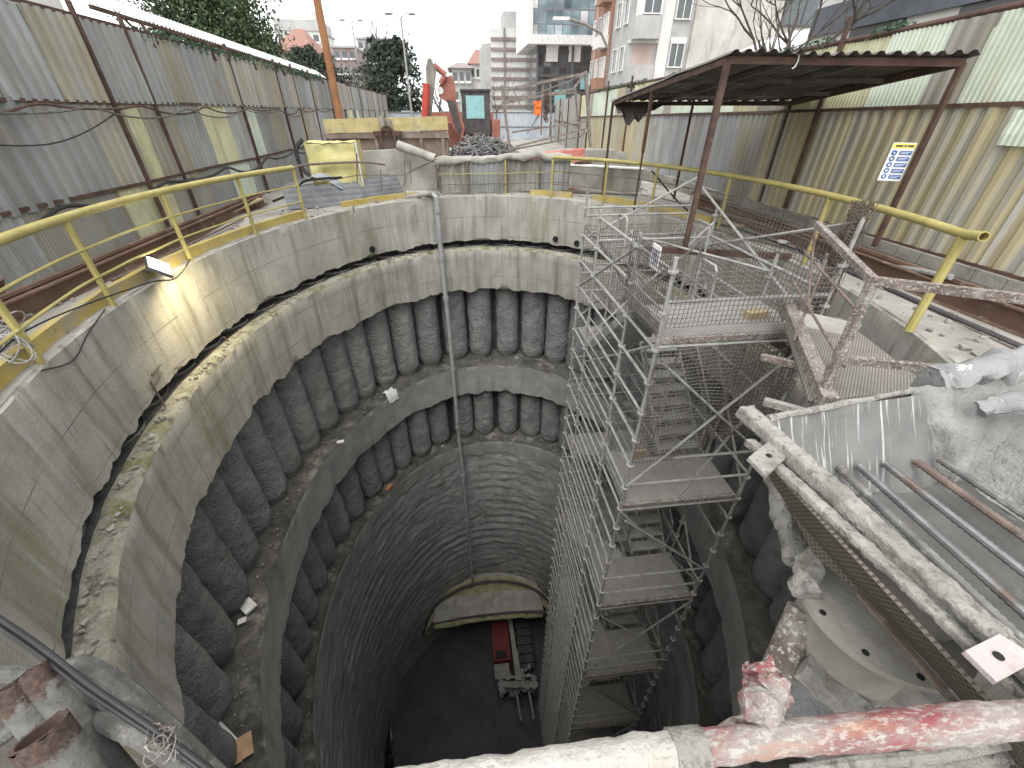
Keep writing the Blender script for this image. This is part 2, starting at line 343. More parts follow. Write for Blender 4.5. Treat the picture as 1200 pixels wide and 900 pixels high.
# ------------------------------------------------------------------ world, sun, camera
W = bpy.data.worlds.new('World'); S.world = W; W.use_nodes = True
wt = W.node_tree; wt.nodes.clear()
sky = wt.nodes.new('ShaderNodeTexSky'); sky.sky_type = 'NISHITA'; sky.sun_disc = False
SUN_EL, SUN_AZ = R(58), R(200)      # azimuth from +Y, clockwise: high behind the viewer, lost in cloud
sky.sun_elevation = SUN_EL; sky.sun_rotation = SUN_AZ; sky.air_density = 1.0; sky.dust_density = 3.0; sky.ozone_density = 1.0
hsv = wt.nodes.new('ShaderNodeHueSaturation'); hsv.inputs['Saturation'].default_value = .08; hsv.inputs['Value'].default_value = 1.0
mx = wt.nodes.new('ShaderNodeMix'); mx.data_type = 'RGBA'; mx.inputs[0].default_value = .55
tc = wt.nodes.new('ShaderNodeTexCoord'); nzn = wt.nodes.new('ShaderNodeTexNoise'); nzn.inputs['Scale'].default_value = 2.2; nzn.inputs['Detail'].default_value = 5
crw = wt.nodes.new('ShaderNodeValToRGB')
crw.color_ramp.elements[0].position = .3; crw.color_ramp.elements[0].color = (10.0, 10.2, 10.5, 1)
crw.color_ramp.elements[1].position = .7; crw.color_ramp.elements[1].color = (13.0, 13.1, 13.2, 1)
bg = wt.nodes.new('ShaderNodeBackground'); bg.inputs['Strength'].default_value = .1
wo = wt.nodes.new('ShaderNodeOutputWorld')
wt.links.new(tc.outputs['Generated'], nzn.inputs['Vector']); wt.links.new(nzn.outputs['Fac'], crw.inputs[0])
wt.links.new(sky.outputs[0], hsv.inputs['Color']); wt.links.new(hsv.outputs[0], mx.inputs[6]); wt.links.new(crw.outputs[0], mx.inputs[7])
wt.links.new(mx.outputs[2], bg.inputs['Color']); wt.links.new(bg.outputs[0], wo.inputs['Surface'])
sl = bpy.data.lights.new('sun', 'SUN'); sl.energy = .6; sl.angle = R(35); sl.color = (1, .97, .93)
so = bpy.data.objects.new('sun', sl); COL.objects.link(so)
sd = V((math.sin(SUN_AZ) * math.cos(SUN_EL), math.cos(SUN_AZ) * math.cos(SUN_EL), math.sin(SUN_EL)))
so.rotation_euler = sd.to_track_quat('Z', 'Y').to_euler(); so.location = (0, 0, 60)
cd = bpy.data.cameras.new('camera'); cam = bpy.data.objects.new('camera', cd); COL.objects.link(cam)
cd.sensor_width = 36; cd.lens = 36 * F / 1200; cd.clip_start = .05; cd.clip_end = 3000
cam.location = CAM; cam.rotation_euler = (PI / 2 - TH, 0, -YAW); S.camera = cam
S.view_settings.view_transform = 'Standard'; S.view_settings.look = 'None'; S.view_settings.gamma = 1
S.view_settings.exposure = EXPOSURE
S.cycles.max_bounces = 8; S.cycles.diffuse_bounces = 6; S.cycles.glossy_bounces = 3

# ------------------------------------------------------------------ the shaft (an oval, long axis along Y)
CX, CY, EA, EB = .456, 6.6, 4.95, 6.78
def ell(th, d=0.0, z=0.0):
    """point on the oval at parameter th, pushed d metres outward along the normal"""
    c, s = math.cos(th), math.sin(th)
    n = V((c / EA, s / EB, 0)).normalized()
    return V((CX + EA * c, CY + EB * s, z)) + n * d
_N = 2000; _acc = [0.0]
for _i in range(_N): _acc.append(_acc[-1] + (ell(2 * PI * (_i + 1) / _N) - ell(2 * PI * _i / _N)).length)
def th_of(s):
    s %= _acc[-1]
    lo, hi = 0, _N
    while hi - lo > 1:
        m = (lo + hi) // 2
        if _acc[m] <= s: lo = m
        else: hi = m
    return 2 * PI * (lo + (s - _acc[lo]) / max(_acc[hi] - _acc[lo], 1e-9)) / _N
AXIS = V((CX, CY, 0))

# ground: one sheet from the collar to the horizon, with the shaft's mouth left open
g = MB()
rads = [.75, 1.2, 2, 3.5, 6, 10, 18, 40, 100, 300, 900]
def gp(i, j):
    th = 2 * PI * i / 96
    p = ell(th, min(rads[j], 10)); 
    if rads[j] > 10: p = AXIS + (p - AXIS).normalized() * (rads[j] + 8)
    p.z = .02 + .05 * nz(p, .6) * (1 if 1 < rads[j] < 50 else 0) - .02
    return p
g.grid(gp, 96, len(rads), cu=True, smooth=True)
struct(g.build('ground', M['ground'], org=(0, 0, 0)))

def ring(name, prof, mats, label, cat, nth=640, jag=(), amp=.015, mi_of=None, smooth=True, group=None):
    """prof: [(d, z)] swept round the oval; jag: {index: amplitude} raggedness of that lip"""
    pts = []
    for k in range(len(prof) - 1):
        (d0, z0), (d1, z1) = prof[k], prof[k + 1]
        n = max(1, int(math.hypot(d1 - d0, z1 - z0) / .16))
        for q in range(n): pts.append((d0 + (d1 - d0) * q / n, z0 + (z1 - z0) * q / n, k + q / n))
    pts.append((prof[-1][0], prof[-1][1], len(prof) - 1))
    b = MB()
    jag = dict(jag)
    def P(i, j):
        th = 2 * PI * i / nth; d, z, kk = pts[j]
        p0 = ell(th, d, z)
        d += amp * 1.6 * fbm(p0, 1.3, 3, 5.0) + amp * .7 * nz(p0, 7, 2.0)
        for k, a in jag.items():
            w = max(0, 1 - abs(kk - k) * 1.6)
            if w > 0:
                q = ell(th, 0, 0)
                z += a * w * (fbm(q, 2.0, 4, k * 3.3) * 1.3 + .7 * math.floor(nz(q, 3.1, k + .5) * 3) / 3)
                d += a * .4 * w * fbm(q, 3.0, 3, k + 21.0)
        return ell(th, d, z)
    b.grid(P, nth, len(pts), cu=True, smooth=smooth)
    if mi_of:
        nq = len(b.m); per = nth
        for q in range(nq): b.m[q] = mi_of(pts[q // per][2])
    o = b.build(name, mats, org=AXIS)
    return tag(o, label, cat, group)

cap = ring('capping_beam', [(.95, -.3), (.82, -.01), (.78, .015), (.17, .012), (.14, -.02), (.145, -.7), (.15, -1.3), (.22, -1.34), (.6, -1.3)], [M['ring'], M['ground']],
     'topmost pale concrete capping beam round the shaft mouth with drip stains', 'concrete beam', jag={6: .11, 3: .02}, amp=.012, mi_of=lambda k: 1 if k < 3 else 0)
ring('waler_beam', [(.6, -1.56), (.2, -1.53), (-.02, -1.53), (-.06, -1.59), (-.03, -2.2), (.0, -2.9), (.12, -2.97), (.8, -3.0)], [M['ring'], M['moss'], M['soil_and_shade']],
     'second concrete ring beam down with a mossy top ledge and ragged lower edge', 'concrete beam', jag={5: .13, 3: .03}, mi_of=lambda k: 2 if k < .95 else 1 if k < 2.6 else 0)  # dark third material behind the ledge paints the shade in the notch
ring('waler_beam', [(.85, -5.72), (.5, -5.8), (.06, -5.88), (.0, -5.95), (.03, -6.5), (.05, -7.2), (.15, -7.26), (.85, -7.3)], [M['ring_low'], M['mud']],
     'third concrete ring beam down with a muddy ledge between the two rows of piles', 'concrete beam', jag={5: .11, 3: .03}, mi_of=lambda k: 1 if k < 2.7 else 0)
ring('waler_beam', [(.9, -9.7), (.5, -9.78), (.18, -9.86), (.13, -9.93), (.15, -10.3), (.17, -10.65), (.28, -10.72), (.7, -10.75)], [M['ring_low'], M['mud']],
     'lowest concrete ring beam above the rippled sprayed wall', 'concrete beam', jag={5: .09}, mi_of=lambda k: 1 if k < 2.4 else 0)

# drain holes and bar stubs in the capping beam
for (u, v) in ((651, 280), (676, 285), (436, 292)):
    d = ray(u, v); lo, hi = 3.0, 25.0
    for _ in range(60):
        m = (lo + hi) / 2; p = CAM + d * m
        q = ((p.x - CX) / (EA + .135)) ** 2 + ((p.y - CY) / (EB + .135)) ** 2
        if q < 1: lo = m
        else: hi = m
    p = CAM + d * lo; th = math.atan2((p.y - CY) / EB, (p.x - CX) / EA); n = (ell(th, 1) - ell(th, 0)).normalized()
    h = MB(); h.tube([p - n * .035, p + n * .25], .085, 14); h.build('drain_hole', M['hole'], cap)
for (u, v, dx, dz) in ((176, 447, .0, -.45), (180, 452, .3, .05), (178, 440, .28, .02), (205, 432, .18, -.06), (262, 395, .12, -.2), (415, 250, .02, .18)):
    d = ray(u, v); lo, hi = 2.0, 25.0
    for _ in range(50):
        m = (lo + hi) / 2; p = CAM + d * m
        if ((p.x - CX) / (EA + .11)) ** 2 + ((p.y - CY) / (EB + .11)) ** 2 < 1: lo = m
        else: hi = m
    p = CAM + d * lo; th = math.atan2((p.y - CY) / EB, (p.x - CX) / EA); t = (ell(th - .02) - ell(th)).normalized()
    b = MB(); b.tube([p, p + t * dx + V((0, 0, dz))], .014, 6); b.build('bar_stub', M['rust_bar'], cap)

# bored piles: 44 of them round the oval, each a thing
PER = _acc[-1]; NP = 44; PITCH = PER / NP
S0 = None
th_pipe = math.atan2((13.2 - CY) / EB, (-.73 - CX) / EA)
_k = min(range(_N), key=lambda i: abs(2 * PI * i / _N - th_pipe)); S_PIPE = _acc[_k]
ords = ['first', 'second', 'third', 'fourth', 'fifth', 'sixth', 'seventh', 'eighth', 'ninth', 'tenth', 'eleventh', 'twelfth', 'thirteenth', 'fourteenth', 'fifteenth', 'sixteenth', 'seventeenth', 'eighteenth', 'nineteenth', 'twentieth', 'twenty-first', 'twenty-second', 'twenty-third', 'twenty-fourth']
def pile(s, label, seed):
    c = ell(th_of(s), .70 + rnd.uniform(-.05, .05)); rr = .44 * rnd.uniform(.94, 1.06)
    lean = V((rnd.uniform(-.03, .03), rnd.uniform(-.03, .03), 0))
    rough = rnd.choice((.025, .03, .04, .06))
    b = MB(); nu, nv = 26, 90; z0, z1 = -10.2, -1.5
    def P(i, j):
        a = 2 * PI * i / nu; z = z0 + (z1 - z0) * j / (nv - 1)
        q = c + V((math.cos(a), math.sin(a), 0)) * rr + V((0, 0, z)) + lean * z * .3
        r2 = rr + rough * fbm((q.x, q.y, q.z), 1.6, 3, seed) + .022 * nz(q, 6, seed) + .014 * nz(q, 13, seed)
        for zb in (-5.78, -9.75):                       # sprayed concrete thins out at the toe
            t = (z - zb) / .34
            if -.6 < t < 1: r2 *= 1 - .28 * (1 - max(t, 0)) ** 2
        return c + V((math.cos(a), math.sin(a), 0)) * r2 + V((0, 0, z)) + lean * z * .3
    b.grid(P, nu, nv, cu=True)
    tag(b.build('bored_pile', M['pile'], org=(c.x, c.y, z0)), label, 'pile', 'bored piles standing in the shaft wall')
for k in range(19):
    pile(S_PIPE + (k + .62) * PITCH, f'rough grey bored pile in the shaft wall, {ords[k]} to the left of the drain pipe', k * 3.1)
for k in range(18):
    pile(S_PIPE - (k + .38) * PITCH, f'rough grey bored pile in the shaft wall, {ords[k]} to the right of the drain pipe', 90 + k * 2.7)

# dark sprayed face behind the piles
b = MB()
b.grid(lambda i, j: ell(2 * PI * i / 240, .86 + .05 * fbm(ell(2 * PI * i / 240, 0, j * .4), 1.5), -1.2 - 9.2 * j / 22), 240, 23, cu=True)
tag(b.build('pile_backing_wall', M['soil_and_shade'], org=AXIS), 'dark sprayed concrete face showing in the gaps between the piles', 'shaft wall')

# rippled sprayed lining below the lowest ring
ZF = -24.0
b = MB(); nth, nv = 420, 230
def LP(i, j):
    th = 2 * PI * i / nth; z = -10.6 + (ZF - .3 + 10.6) * j / (nv - 1)
    t = (z + 10.6) / (ZF + 10.6)
    q = ell(th, .2, z)
    d = .2 + .62 * t * (.35 + .65 * abs(math.cos(th)) ** 1.5) + .02 * (.4 + 1.2 * fbm(q, .35, 2, 8)) * math.sin(2 * PI * (z + .3 * fbm(q, .3, 3, 3)) / .55) * min(1, t * 5) + .08 * fbm(q, .8, 3, 1) + .03 * nz(q, 4, 2)
    return ell(th, d, z)
PX0, PX1, PZT = -2.95, 3.05, -20.7
def skip(i, j):
    p = LP(i, j); q = LP((i + 1) % nth, j + 1); m = (p + q) / 2
    top = PZT - .45 * ((m.x - .05) / 3) ** 2
    return m.y > 9 and PX0 < m.x < PX1 and m.z < top
b.grid(LP, nth, nv, cu=True, skip=skip)
lin = tag(b.build('shotcrete_lining', M['lining'], org=AXIS), 'grey sprayed concrete lining with horizontal ripples, lowest band of the shaft wall', 'shaft wall')
# tunnel leading off below the hood
b = MB(); nt = 24
def TP(i, j):
    a = PI * i / (nt - 1); y = 12.6 + j * 1.2
    x = .05 - 3.05 * math.cos(a); z = -22.3 + 1.5 * math.sin(a) ** .7
    if i == 0 or i == nt - 1: z = ZF - .2
    return V((x + .05 * nz((x, y, z), 2), y, z + .05 * nz((x, y, z), 2, 4)))
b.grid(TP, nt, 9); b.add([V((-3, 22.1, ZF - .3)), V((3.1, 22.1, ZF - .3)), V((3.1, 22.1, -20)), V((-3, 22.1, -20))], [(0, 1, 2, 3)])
tag(b.build('tunnel_wall', M['soil_and_shade'], org=(0, 13, ZF)), 'dark arched tunnel wall under the concrete hood at the shaft bottom', 'tunnel')
# floor
b = MB(); nr = 26
def FP(i, j):
    th = 2 * PI * i / 96; p = ell(th, 1.05); c = AXIS + (p - AXIS) * (j / (nr - 1)); c.z = ZF + .06 * fbm(c, .5, 3, 2) + .015 * nz(c, 3)
    return c
b.grid(FP, 96, nr, cu=True)
b.grid(lambda i, j: V((-3.2 + 6.4 * i / 12, 12 + 11 * j / 12, ZF + .05 * nz((i, j, 0), .7))), 13, 13)
struct(b.build('shaft_floor', M['floor'], org=(CX, CY, ZF)))

# ------------------------------------------------------------------ corrugated fences
def sheet_mesh(b, p0, t, w, h, pitch, amp, n, mi=0, sharp=.3):
    """vertical trapezoid-ribbed sheet from p0 along t, w wide, h high, ribs towards n"""
    prof = [(0, 0), (sharp, 0), (.5, 1), (.5 + sharp, 1), (1, 0)]
    xs = []; k = 0
    while k * pitch < w:
        for a, o in prof[:-1]:
            x = (k + a) * pitch
            if x <= w: xs.append((x, o))
        k += 1
    xs.append((w, 0))
    rows = 4; se = rnd.uniform(0, 50)
    b.grid(lambda i, j: p0 + t * xs[i][0] + n * (xs[i][1] * amp + .018 * nz((xs[i][0] * 1.5 + se, j * .9, se), 1)) + V((0, 0, h * j / (rows - 1))), len(xs), rows, smooth=False)
def fence(name, label, A, B, tiers, posts, post_h, n, railz, postoff=.07, sheets=None, post_w=.06):
    A, B = V(A), V(B); t = (B - A); L = t.length; t /= L; n = V(n)
    root = thing(name, label, 'fence', A)
    for ti, (z0, z1, picker) in enumerate(tiers):
        s = 0.0
        while s < L - .05:
            w, mats, pitch, amp, dz0, dz1 = picker(s)
            w = min(w, L - s)
            b = MB(); q = A + t * s + n * rnd.uniform(-.012, .012) + n * .02 * ti
            sheet_mesh(b, q + V((0, 0, z0 + dz0)), t, w + .03, z1 - z0 + dz1 - dz0, pitch, amp, n)
            b.build('corrugated_sheet', M[mats], root)
            s += w
    for s in posts:
        b = MB(); q = A + t * s + n * postoff; hh = post_h * rnd.uniform(.99, 1.02)
        b.bar(q + V((0, 0, -.05)), q + V((0, 0, hh)) + t * rnd.uniform(-.05, .05), post_w, post_w, up=n)
        b.build('fence_post', M['rust'], root)
    for z in railz:
        b = MB(); k = max(2, int(L / 2.5)); prev = None
        for i in range(k + 1):
            q = A + t * (L * i / k) + n * (postoff * .55) + V((0, 0, z + rnd.uniform(-.02, .02)))
            if prev is not None: b.bar(prev, q, .045, .05)
            prev = q
        b.build('fence_rail', M['rust'], root)
    return root
def pick(seq, jit=0.0):
    st = {'i': 0}
    def f(s):
        x = seq[st['i'] % len(seq)]; st['i'] += 1
        return x
    return f
LX = -6.0
def ly(u, v): return px(u, v, LX).y
Y0L = 1.5
lp = sorted(set([round(ly(*q) - Y0L, 2) for q in ((90, 28), (140, 20), (264, 55), (322, 75), (343, 82), (363, 88), (386, 95))] + [5.4 - Y0L, 3.6 - Y0L]))
lp += [lp[-1] + 2.6 * k for k in range(1, 9)]
Z = ('zinc', .2, .035); T_ = ('zinc_tan', .2, .035)
up_l = pick([(1.9, 'zinc', .3, .045, 0, 0), (1.9, 'zinc_tan', .3, .045, 0, 0), (2.1, 'zinc_tan', .29, .045, 0, .03), (1.0, 'zinc', .2, .03, 0, -.02), (1.0, 'zinc_tan', .2, .035, 0, 0), (1.1, 'zinc', .19, .03, 0, 0), (.9, 'zinc', .2, .03, 0, 0), (1, 'zinc_tan', .2, .03, 0, .02)])
mid_l = pick([(1.9, 'zinc', .3, .045, 0, 0), (2.1, 'zinc_tan', .3, .045, -.1, 0), (2.0, 'zinc', .29, .045, -.04, 0), (1.2, 'zinc', .24, .03, 0, 0), (1.0, 'zinc_tan', .2, .035, .02, 0), (.42, 'pvc_yellow', .07, .012, 0, 0), (1.1, 'zinc_tan', .2, .03, -.1, 0), (1.2, 'zinc', .17, .03, 0, 0), (.35, 'pvc_yellow', .07, .012, 0, 0), (.9, 'pvc_yellow', .07, .012, 0, 0), (1.1, 'zinc', .17, .03, 0, 0), (.8, 'pvc_green', .07, .012, 0, 0), (1.0, 'zinc', .17, .03, 0, 0), (1.3, 'zinc_tan', .17, .03, 0, 0)])
low_l = pick([(1.9, 'zinc', .28, .04, 0, 0), (1.9, 'zinc', .28, .04, 0, 0), (1.3, 'zinc', .24, .03, 0, 0), (2.0, 'zinc_tan', .06, .01, 0, 0), (1.5, 'pvc_yellow', .07, .012, 0, 0), (1.6, 'zinc_tan', .06, .01, 0, 0), (1.2, 'zinc', .17, .03, 0, 0), (1.2, 'pvc_green', .07, .012, 0, 0)])
fence('corrugated_fence', 'long weathered grey corrugated fence beside the yellow railing, with cables strung along it', (LX, Y0L, 0), (LX - .3, 46, 0),
      [(0, 1.02, low_l), (.98, 2.28, mid_l), (2.24, 3.39, up_l)], lp, 3.6, (1, 0, 0), [.98, 2.26, 3.41])
RX = 7.0
def ry(u, v): return px(u, v, RX).y
up_r = pick([(1.0, 'zinc_rust', .2, .03, 0, 0), (.9, 'pvc_green', .075, .013, 0, 0), (.95, 'pvc_green', .075, .013, 0, .05), (.9, 'pvc_green', .075, .013, 0, .02), (.9, 'pvc_green', .075, .013, 0, 0), (.55, 'zinc_tan', .2, .03, 0, 0), (1.0, 'pvc_green', .075, .013, 0, 0), (1.0, 'pvc_yellow', .075, .013, 0, 0), (1.0, 'pvc_yellow', .075, .013, 0, 0), (1.0, 'zinc_tan', .15, .03, 0, -.1)])
low_r = pick([(1.05, 'zinc_rust', .27, .045, 0, 0), (1.1, 'zinc_rust', .27, .045, 0, 0), (1.1, 'zinc_rust', .25, .045, 0, 0), (1.0, 'zinc_rust', .25, .04, 0, 0), (1.1, 'zinc_rust', .22, .04, 0, 0), (1.0, 'zinc_rust', .22, .04, 0, 0), (1.2, 'zinc_rust', .2, .035, 0, 0), (1.1, 'zinc_rust', .2, .035, 0, 0), (1.1, 'zinc_tan', .2, .035, 0, 0), (1.2, 'zinc', .2, .035, 0, 0), (1.1, 'zinc', .2, .03, 0, 0), (1.1, 'zinc', .2, .03, 0, 0), (1.1, 'zinc', .2, .03, 0, 0), (1.1, 'zinc', .2, .03, 0, 0)])
rp = [ry(1013, 30) - 1.5 + .3, ry(735, 150) - 1.5]
rp = [2.2] + rp + [rp[-1] + 3, rp[-1] + 6]
rf = fence('corrugated_fence', 'corrugated fence of yellow-stained ribs below and pale green sheets above, beside the rusty canopy', (RX, 1.5, .06), (RX, 27, -.3),
      [(.33, 2.2, low_r), (2.16, 3.17, up_r)], rp, 3.5, (-1, 0, 0), [.34, 2.18])
b = MB()   # loose sheet hung low at the frame's edge
sheet_mesh(b, V((RX - .1, 3.6, 1.75)), V((0, 1, 0)), 1.75, .38, .075, .013, V((-1, 0, 0))); b.build('corrugated_sheet', M['pvc_green'], rf)
b = MB(); q = px(1193, 2, RX)
b.tube([V((RX, 2, 3.29)), V((RX, 8, 3.16)), V((RX, 16, 3.06)), V((RX, 27, 2.94))], .045, 8); b.build('top_rail', M['rust'], rf)
# low block wall under the right fence
b = MB()
for j in range(2):
    y = 1.0 + j * .2
    while y < 26:
        w = .39; b.bb((RX - .13 + .006 * nz((y, j, 1), 3), y, .17 * j), (RX + .13, y + w - .012, .17 * j + .162)); y += w
tag(b.build('block_wall', M['conc_dirty']), 'low grey concrete block wall under the yellow-stained corrugated fence', 'wall')
# cross fence far behind the excavator
fence('corrugated_fence', 'blue-grey corrugated fence closing the site behind the excavator', (-6.3, 46, 0), (9, 44, 0), [(0, 2.15, pick([(1.3, 'zinc_blue', .2, .03, 0, 0), (1.1, 'zinc_blue', .2, .03, 0, .1), (1.2, 'zinc_blue', .2, .03, 0, 0)]))], [5 * k for k in range(4)], 2.3, (0, -1, 0), [1.0, 2.1])
fence('corrugated_fence', 'grey corrugated fence seen through the lattice boom', (RX, 27, 0), (9, 44, 0), [(0, 2.9, pick([(1.3, 'zinc_tan', .2, .03, 0, 0), (1.1, 'zinc', .2, .03, 0, .1)]))], [6 * k for k in range(3)], 3, (-1, 0, 0), [1.5])
# white roof strip along the left fence
a = thing('roof_strip', 'white corrugated roof strip running along above the left fence', 'awning', (-6.2, 14, 3.4))
b = MB(); ya, yb = 10.2, 25.5; nn = 420
def RP(i, j):
    y = ya + (yb - ya) * i / nn; zz = 3.66 - .012 * (y - 10)
    c = (i % 4) in (1, 2)
    return V((-6.15 - .42 * j, y, zz + .27 * j + (.035 if c else 0)))
b.grid(RP, nn + 1, 2, smooth=False); b.build('roof_sheet', M['pvc_white'], a)
b = MB(); b.bar((-6.15, ya, 3.62), (-6.15, yb, 3.43), .05, .06); b.build('edge_beam', M['rust'], a)
for k in range(7):
    y = ya + 1.2 + 2.55 * k
    b = MB(); b.bar((-5.98, y, 3.2), (-6.12, y + .1, 3.58), .045); b.bar((-6.02, y, 3.22), (-6.5, y + .05, 3.78), .035); b.build('bracket', M['rust'], a)

def leafclump(b, c, r, n, size, seed=0, mi=0, flat=1.0):
    rr = random.Random(seed)
    for _ in range(n):
        d = V((rr.gauss(0, 1), rr.gauss(0, 1), rr.gauss(0, flat))).normalized() * r * rr.random() ** .4
        p = V(c) + d; nrm = V((rr.gauss(0, 1), rr.gauss(0, 1), rr.gauss(.4, 1))).normalized()
        x = nrm.orthogonal().normalized(); x = Matrix.Rotation(rr.uniform(0, 6.3), 3, nrm) @ x; y = nrm.cross(x); s = size * rr.uniform(.6, 1.3)
        b.add([p - x * s * .5, p + y * s * .32 , p + x * s * .5, p - y * s * .32], [(0, 1, 2, 3)], mi)
b = MB()
y = 11.2; k = 0
while y < 24:
    leafclump(b, (LX - .08, y, 3.38 + .07 * nz((y, 0, 0), .7)), .13, 34, .06, k); y += .11; k += 1
tag(b.build('ivy', M['ivy']), 'dark green ivy growing along the top of the left fence', 'ivy', kind='stuff')
b = MB(); y = 4.3
while y < 24:
    if nz((y, 2, 0), .8) > -.25: leafclump(b, (RX + .02, y, 3.3 - .0137 * y + .05 * nz((y, 0, 3), 2)), .11, 22, .06, k)
    y += .09; k += 1
tag(b.build('ivy', M['ivy']), 'sparse green ivy creeping along the top of the fence behind the canopy', 'ivy', kind='stuff')
# cables along the left fence
def cable(name, pts, r, mat, label, cat='cable', seg=10, group=None):
    pts = [V(p) for p in pts]; out = []
    for i in range(len(pts) - 1):
        p0 = pts[max(i - 1, 0)]; p1 = pts[i]; p2 = pts[i + 1]; p3 = pts[min(i + 2, len(pts) - 1)]
        for q in range(seg):
            t = q / seg
            out.append(.5 * ((2 * p1) + (p2 - p0) * t + (2 * p0 - 5 * p1 + 4 * p2 - p3) * t * t + (3 * p1 - p0 - 3 * p2 + p3) * t ** 3))
    out.append(pts[-1])
    b = MB(); b.tube(out, r, 8); return tag(b.build(name, M[mat]), label, cat, group)
def sag(x, y0, y1, z, n, s, ph=0):
    pts = []
    for i in range(n + 1):
        for q in range(4):
            if i == n and q: break
            f = q / 4; y = y0 + (y1 - y0) * (i + f) / n
            pts.append(V((x, y, z - s * (1 - (2 * f - 1) ** 2) * (1 + .5 * math.sin(i * 2.3 + ph)))))
    return pts
cable('power_cable', sag(LX + .13, 3, 24, 2.2, 9, .1), .018, 'rust', 'rust brown cable sagging along the middle of the left fence')
cable('power_cable', sag(LX + .15, 3, 20, 2.16, 6, .13, 2), .014, 'grayhose', 'thin grey cable looped below the rust brown cable on the left fence')
cable('power_cable', sag(LX + .2, 4.5, 20, .95, 6, .14, 1), .03, 'black', 'thick black cable hanging low along the left fence behind the yellow rail')
cable('power_cable', [V((LX + .12, 5.0, 2.0)), V((LX + .14, 7.5, 1.72)), V((LX + .12, 9.6, 2.2))], .01, 'black', 'thin dark cable drooping across the middle sheets of the left fence')

# ------------------------------------------------------------------ collar: yellow railings, kerbs, crane rails
def th_at(p):
    return math.atan2((p[1] - CY) / EB, (p[0] - CX) / EA)
def arc(t0, t1, d, z, n=40):
    return [ell(t0 + (t1 - t0) * i / n, d, z) for i in range(n + 1)]
DR = .17
Lp = [(-4.25, 2.2), (-4.3, 4.0), (-4.55, 5.55), (-4.72, 7.5), (-4.6, 9.5), (-4.25, 11.3)]
lt = [th_at(p) for p in Lp]; lt = [t if t > 0 else t + 2 * PI for t in lt]
RL = 1.08
a = thing('railing', 'yellow painted pipe railing on the left rim of the shaft', 'railing', ell(lt[2], DR))
b = MB(); b.tube(arc(lt[0], lt[-1], DR, RL), .05, 12); b.build('top_rail', M['yellow'], a)
for z in (.72, .38):
    b = MB(); b.tube([p + V((0, 0, .015 * nz(p, 1.3))) for p in arc(lt[0], lt[-1], DR - .02, z)], .016, 6); b.build('mid_rail', M['yellow'], a)
for t in lt:
    b = MB(); p = ell(t, DR, 0); b.tube([p, p + V((0, 0, RL - .03))], .035, 8); b.build('post', M['yellow'], a)
Rp = [(5.15, 3.75), (5.75, 6.1), (5.55, 8.6), (4.75, 10.6), (3.9, 11.9)]
rt = [th_at(p) for p in Rp]
rt_end = th_at(V((2.6, 12.9)))
a = thing('railing', 'yellow painted pipe railing with an open pipe end on the right rim of the shaft', 'railing', ell(rt[1], DR))
b = MB(); b.tube([ell(rt[0] - .045, DR - .04, 1.1)] + arc(rt[0], rt_end, DR, 1.05), .047, 12, hollow=True); b.build('top_rail', M['yellow'], a)
for z in (.7, .36):
    b = MB(); b.tube([p + V((0, 0, .02 * nz(p, 1.3))) for p in arc(rt[1], rt_end, DR, z)], .012, 6); b.build('mid_rail', M['rust_bar'], a)
for k, t in enumerate(rt + [rt_end]):
    b = MB(); p = ell(t, DR, 0); b.tube([p + (V((-.12, -.1, 0)) if k == 0 else V((0, 0, 0))), p + V((0, 0, 1.04))], .045 if k == 0 else .035, 8); b.build('post', M['yellow'], a)
# ochre toe kerb
def kerb(t0, t1, label, d=.3, h=.17):
    b = MB(); n = 30
    for i in range(n):
        ta, tb = t0 + (t1 - t0) * i / n, t0 + (t1 - t0) * (i + 1) / n
        b.bar(ell(ta, d, h / 2), ell(tb, d, h / 2 + .01 * nz((i, 0, 0), .9)), .09, h)
    b.jitter(.012, 3)
    tag(b.build('kerb', M['ochre']), label, 'kerb')
kerb(lt[0], lt[-1] - .02, 'ochre painted concrete kerb behind the left yellow railing')
kerb(th_at((3.6, 12.3)), th_at((5.3, 9.0)), 'ochre painted kerb at the far right of the rim behind the scaffold', .42, .16)
kerb(lt[-1] - .22, th_at((-.8, 13.2)), 'faded ochre kerb below the leaning sheets at the far rim', .45, .14)
kerb(th_at((1.9, 12.9)), th_at((3.0, 12.5)), 'short bright ochre kerb piece below the far corrugated barrier', .4, .15)
def crane_rail(x, y0, y1, label):
    b = MB(); b.ibeam((x, y0, .13), (x, y1, .13), .2, .26, .02); b.bar((x, y0, .3), (x, y1, .3), .06, .04)
    tag(b.build('crane_rail', M['orange_rust']), label, 'steel beam')
crane_rail(-5.42, 1.6, 12.8, 'rusty steel beam lying along the ground between left railing and fence')
crane_rail(6.25, 1.6, 11.5, 'rusty steel beam lying along the ground between right railing and block wall')
b = MB(); b.tube([px(1010, 303, 6.35), px(1115, 325, 6.15)], .035, 10)
tag(b.build('pipe', M['galv']), 'short galvanised pipe lying over the rusty beam behind the right yellow railing', 'pipe')
b = MB(); q = V((-5.75, 5.2, .0))
for k in range(3): b.box(q + V((.05 * k, .02 * k, .22 + .0 * k)), (.03, .5, .42), Matrix.Rotation(.5, 3, 'Y') @ Matrix.Rotation(.1 * k, 3, 'Z'))
tag(b.build('rusty_plate', M['orange_rust']), 'rusty orange steel plates leaning by the left fence', 'steel plate')
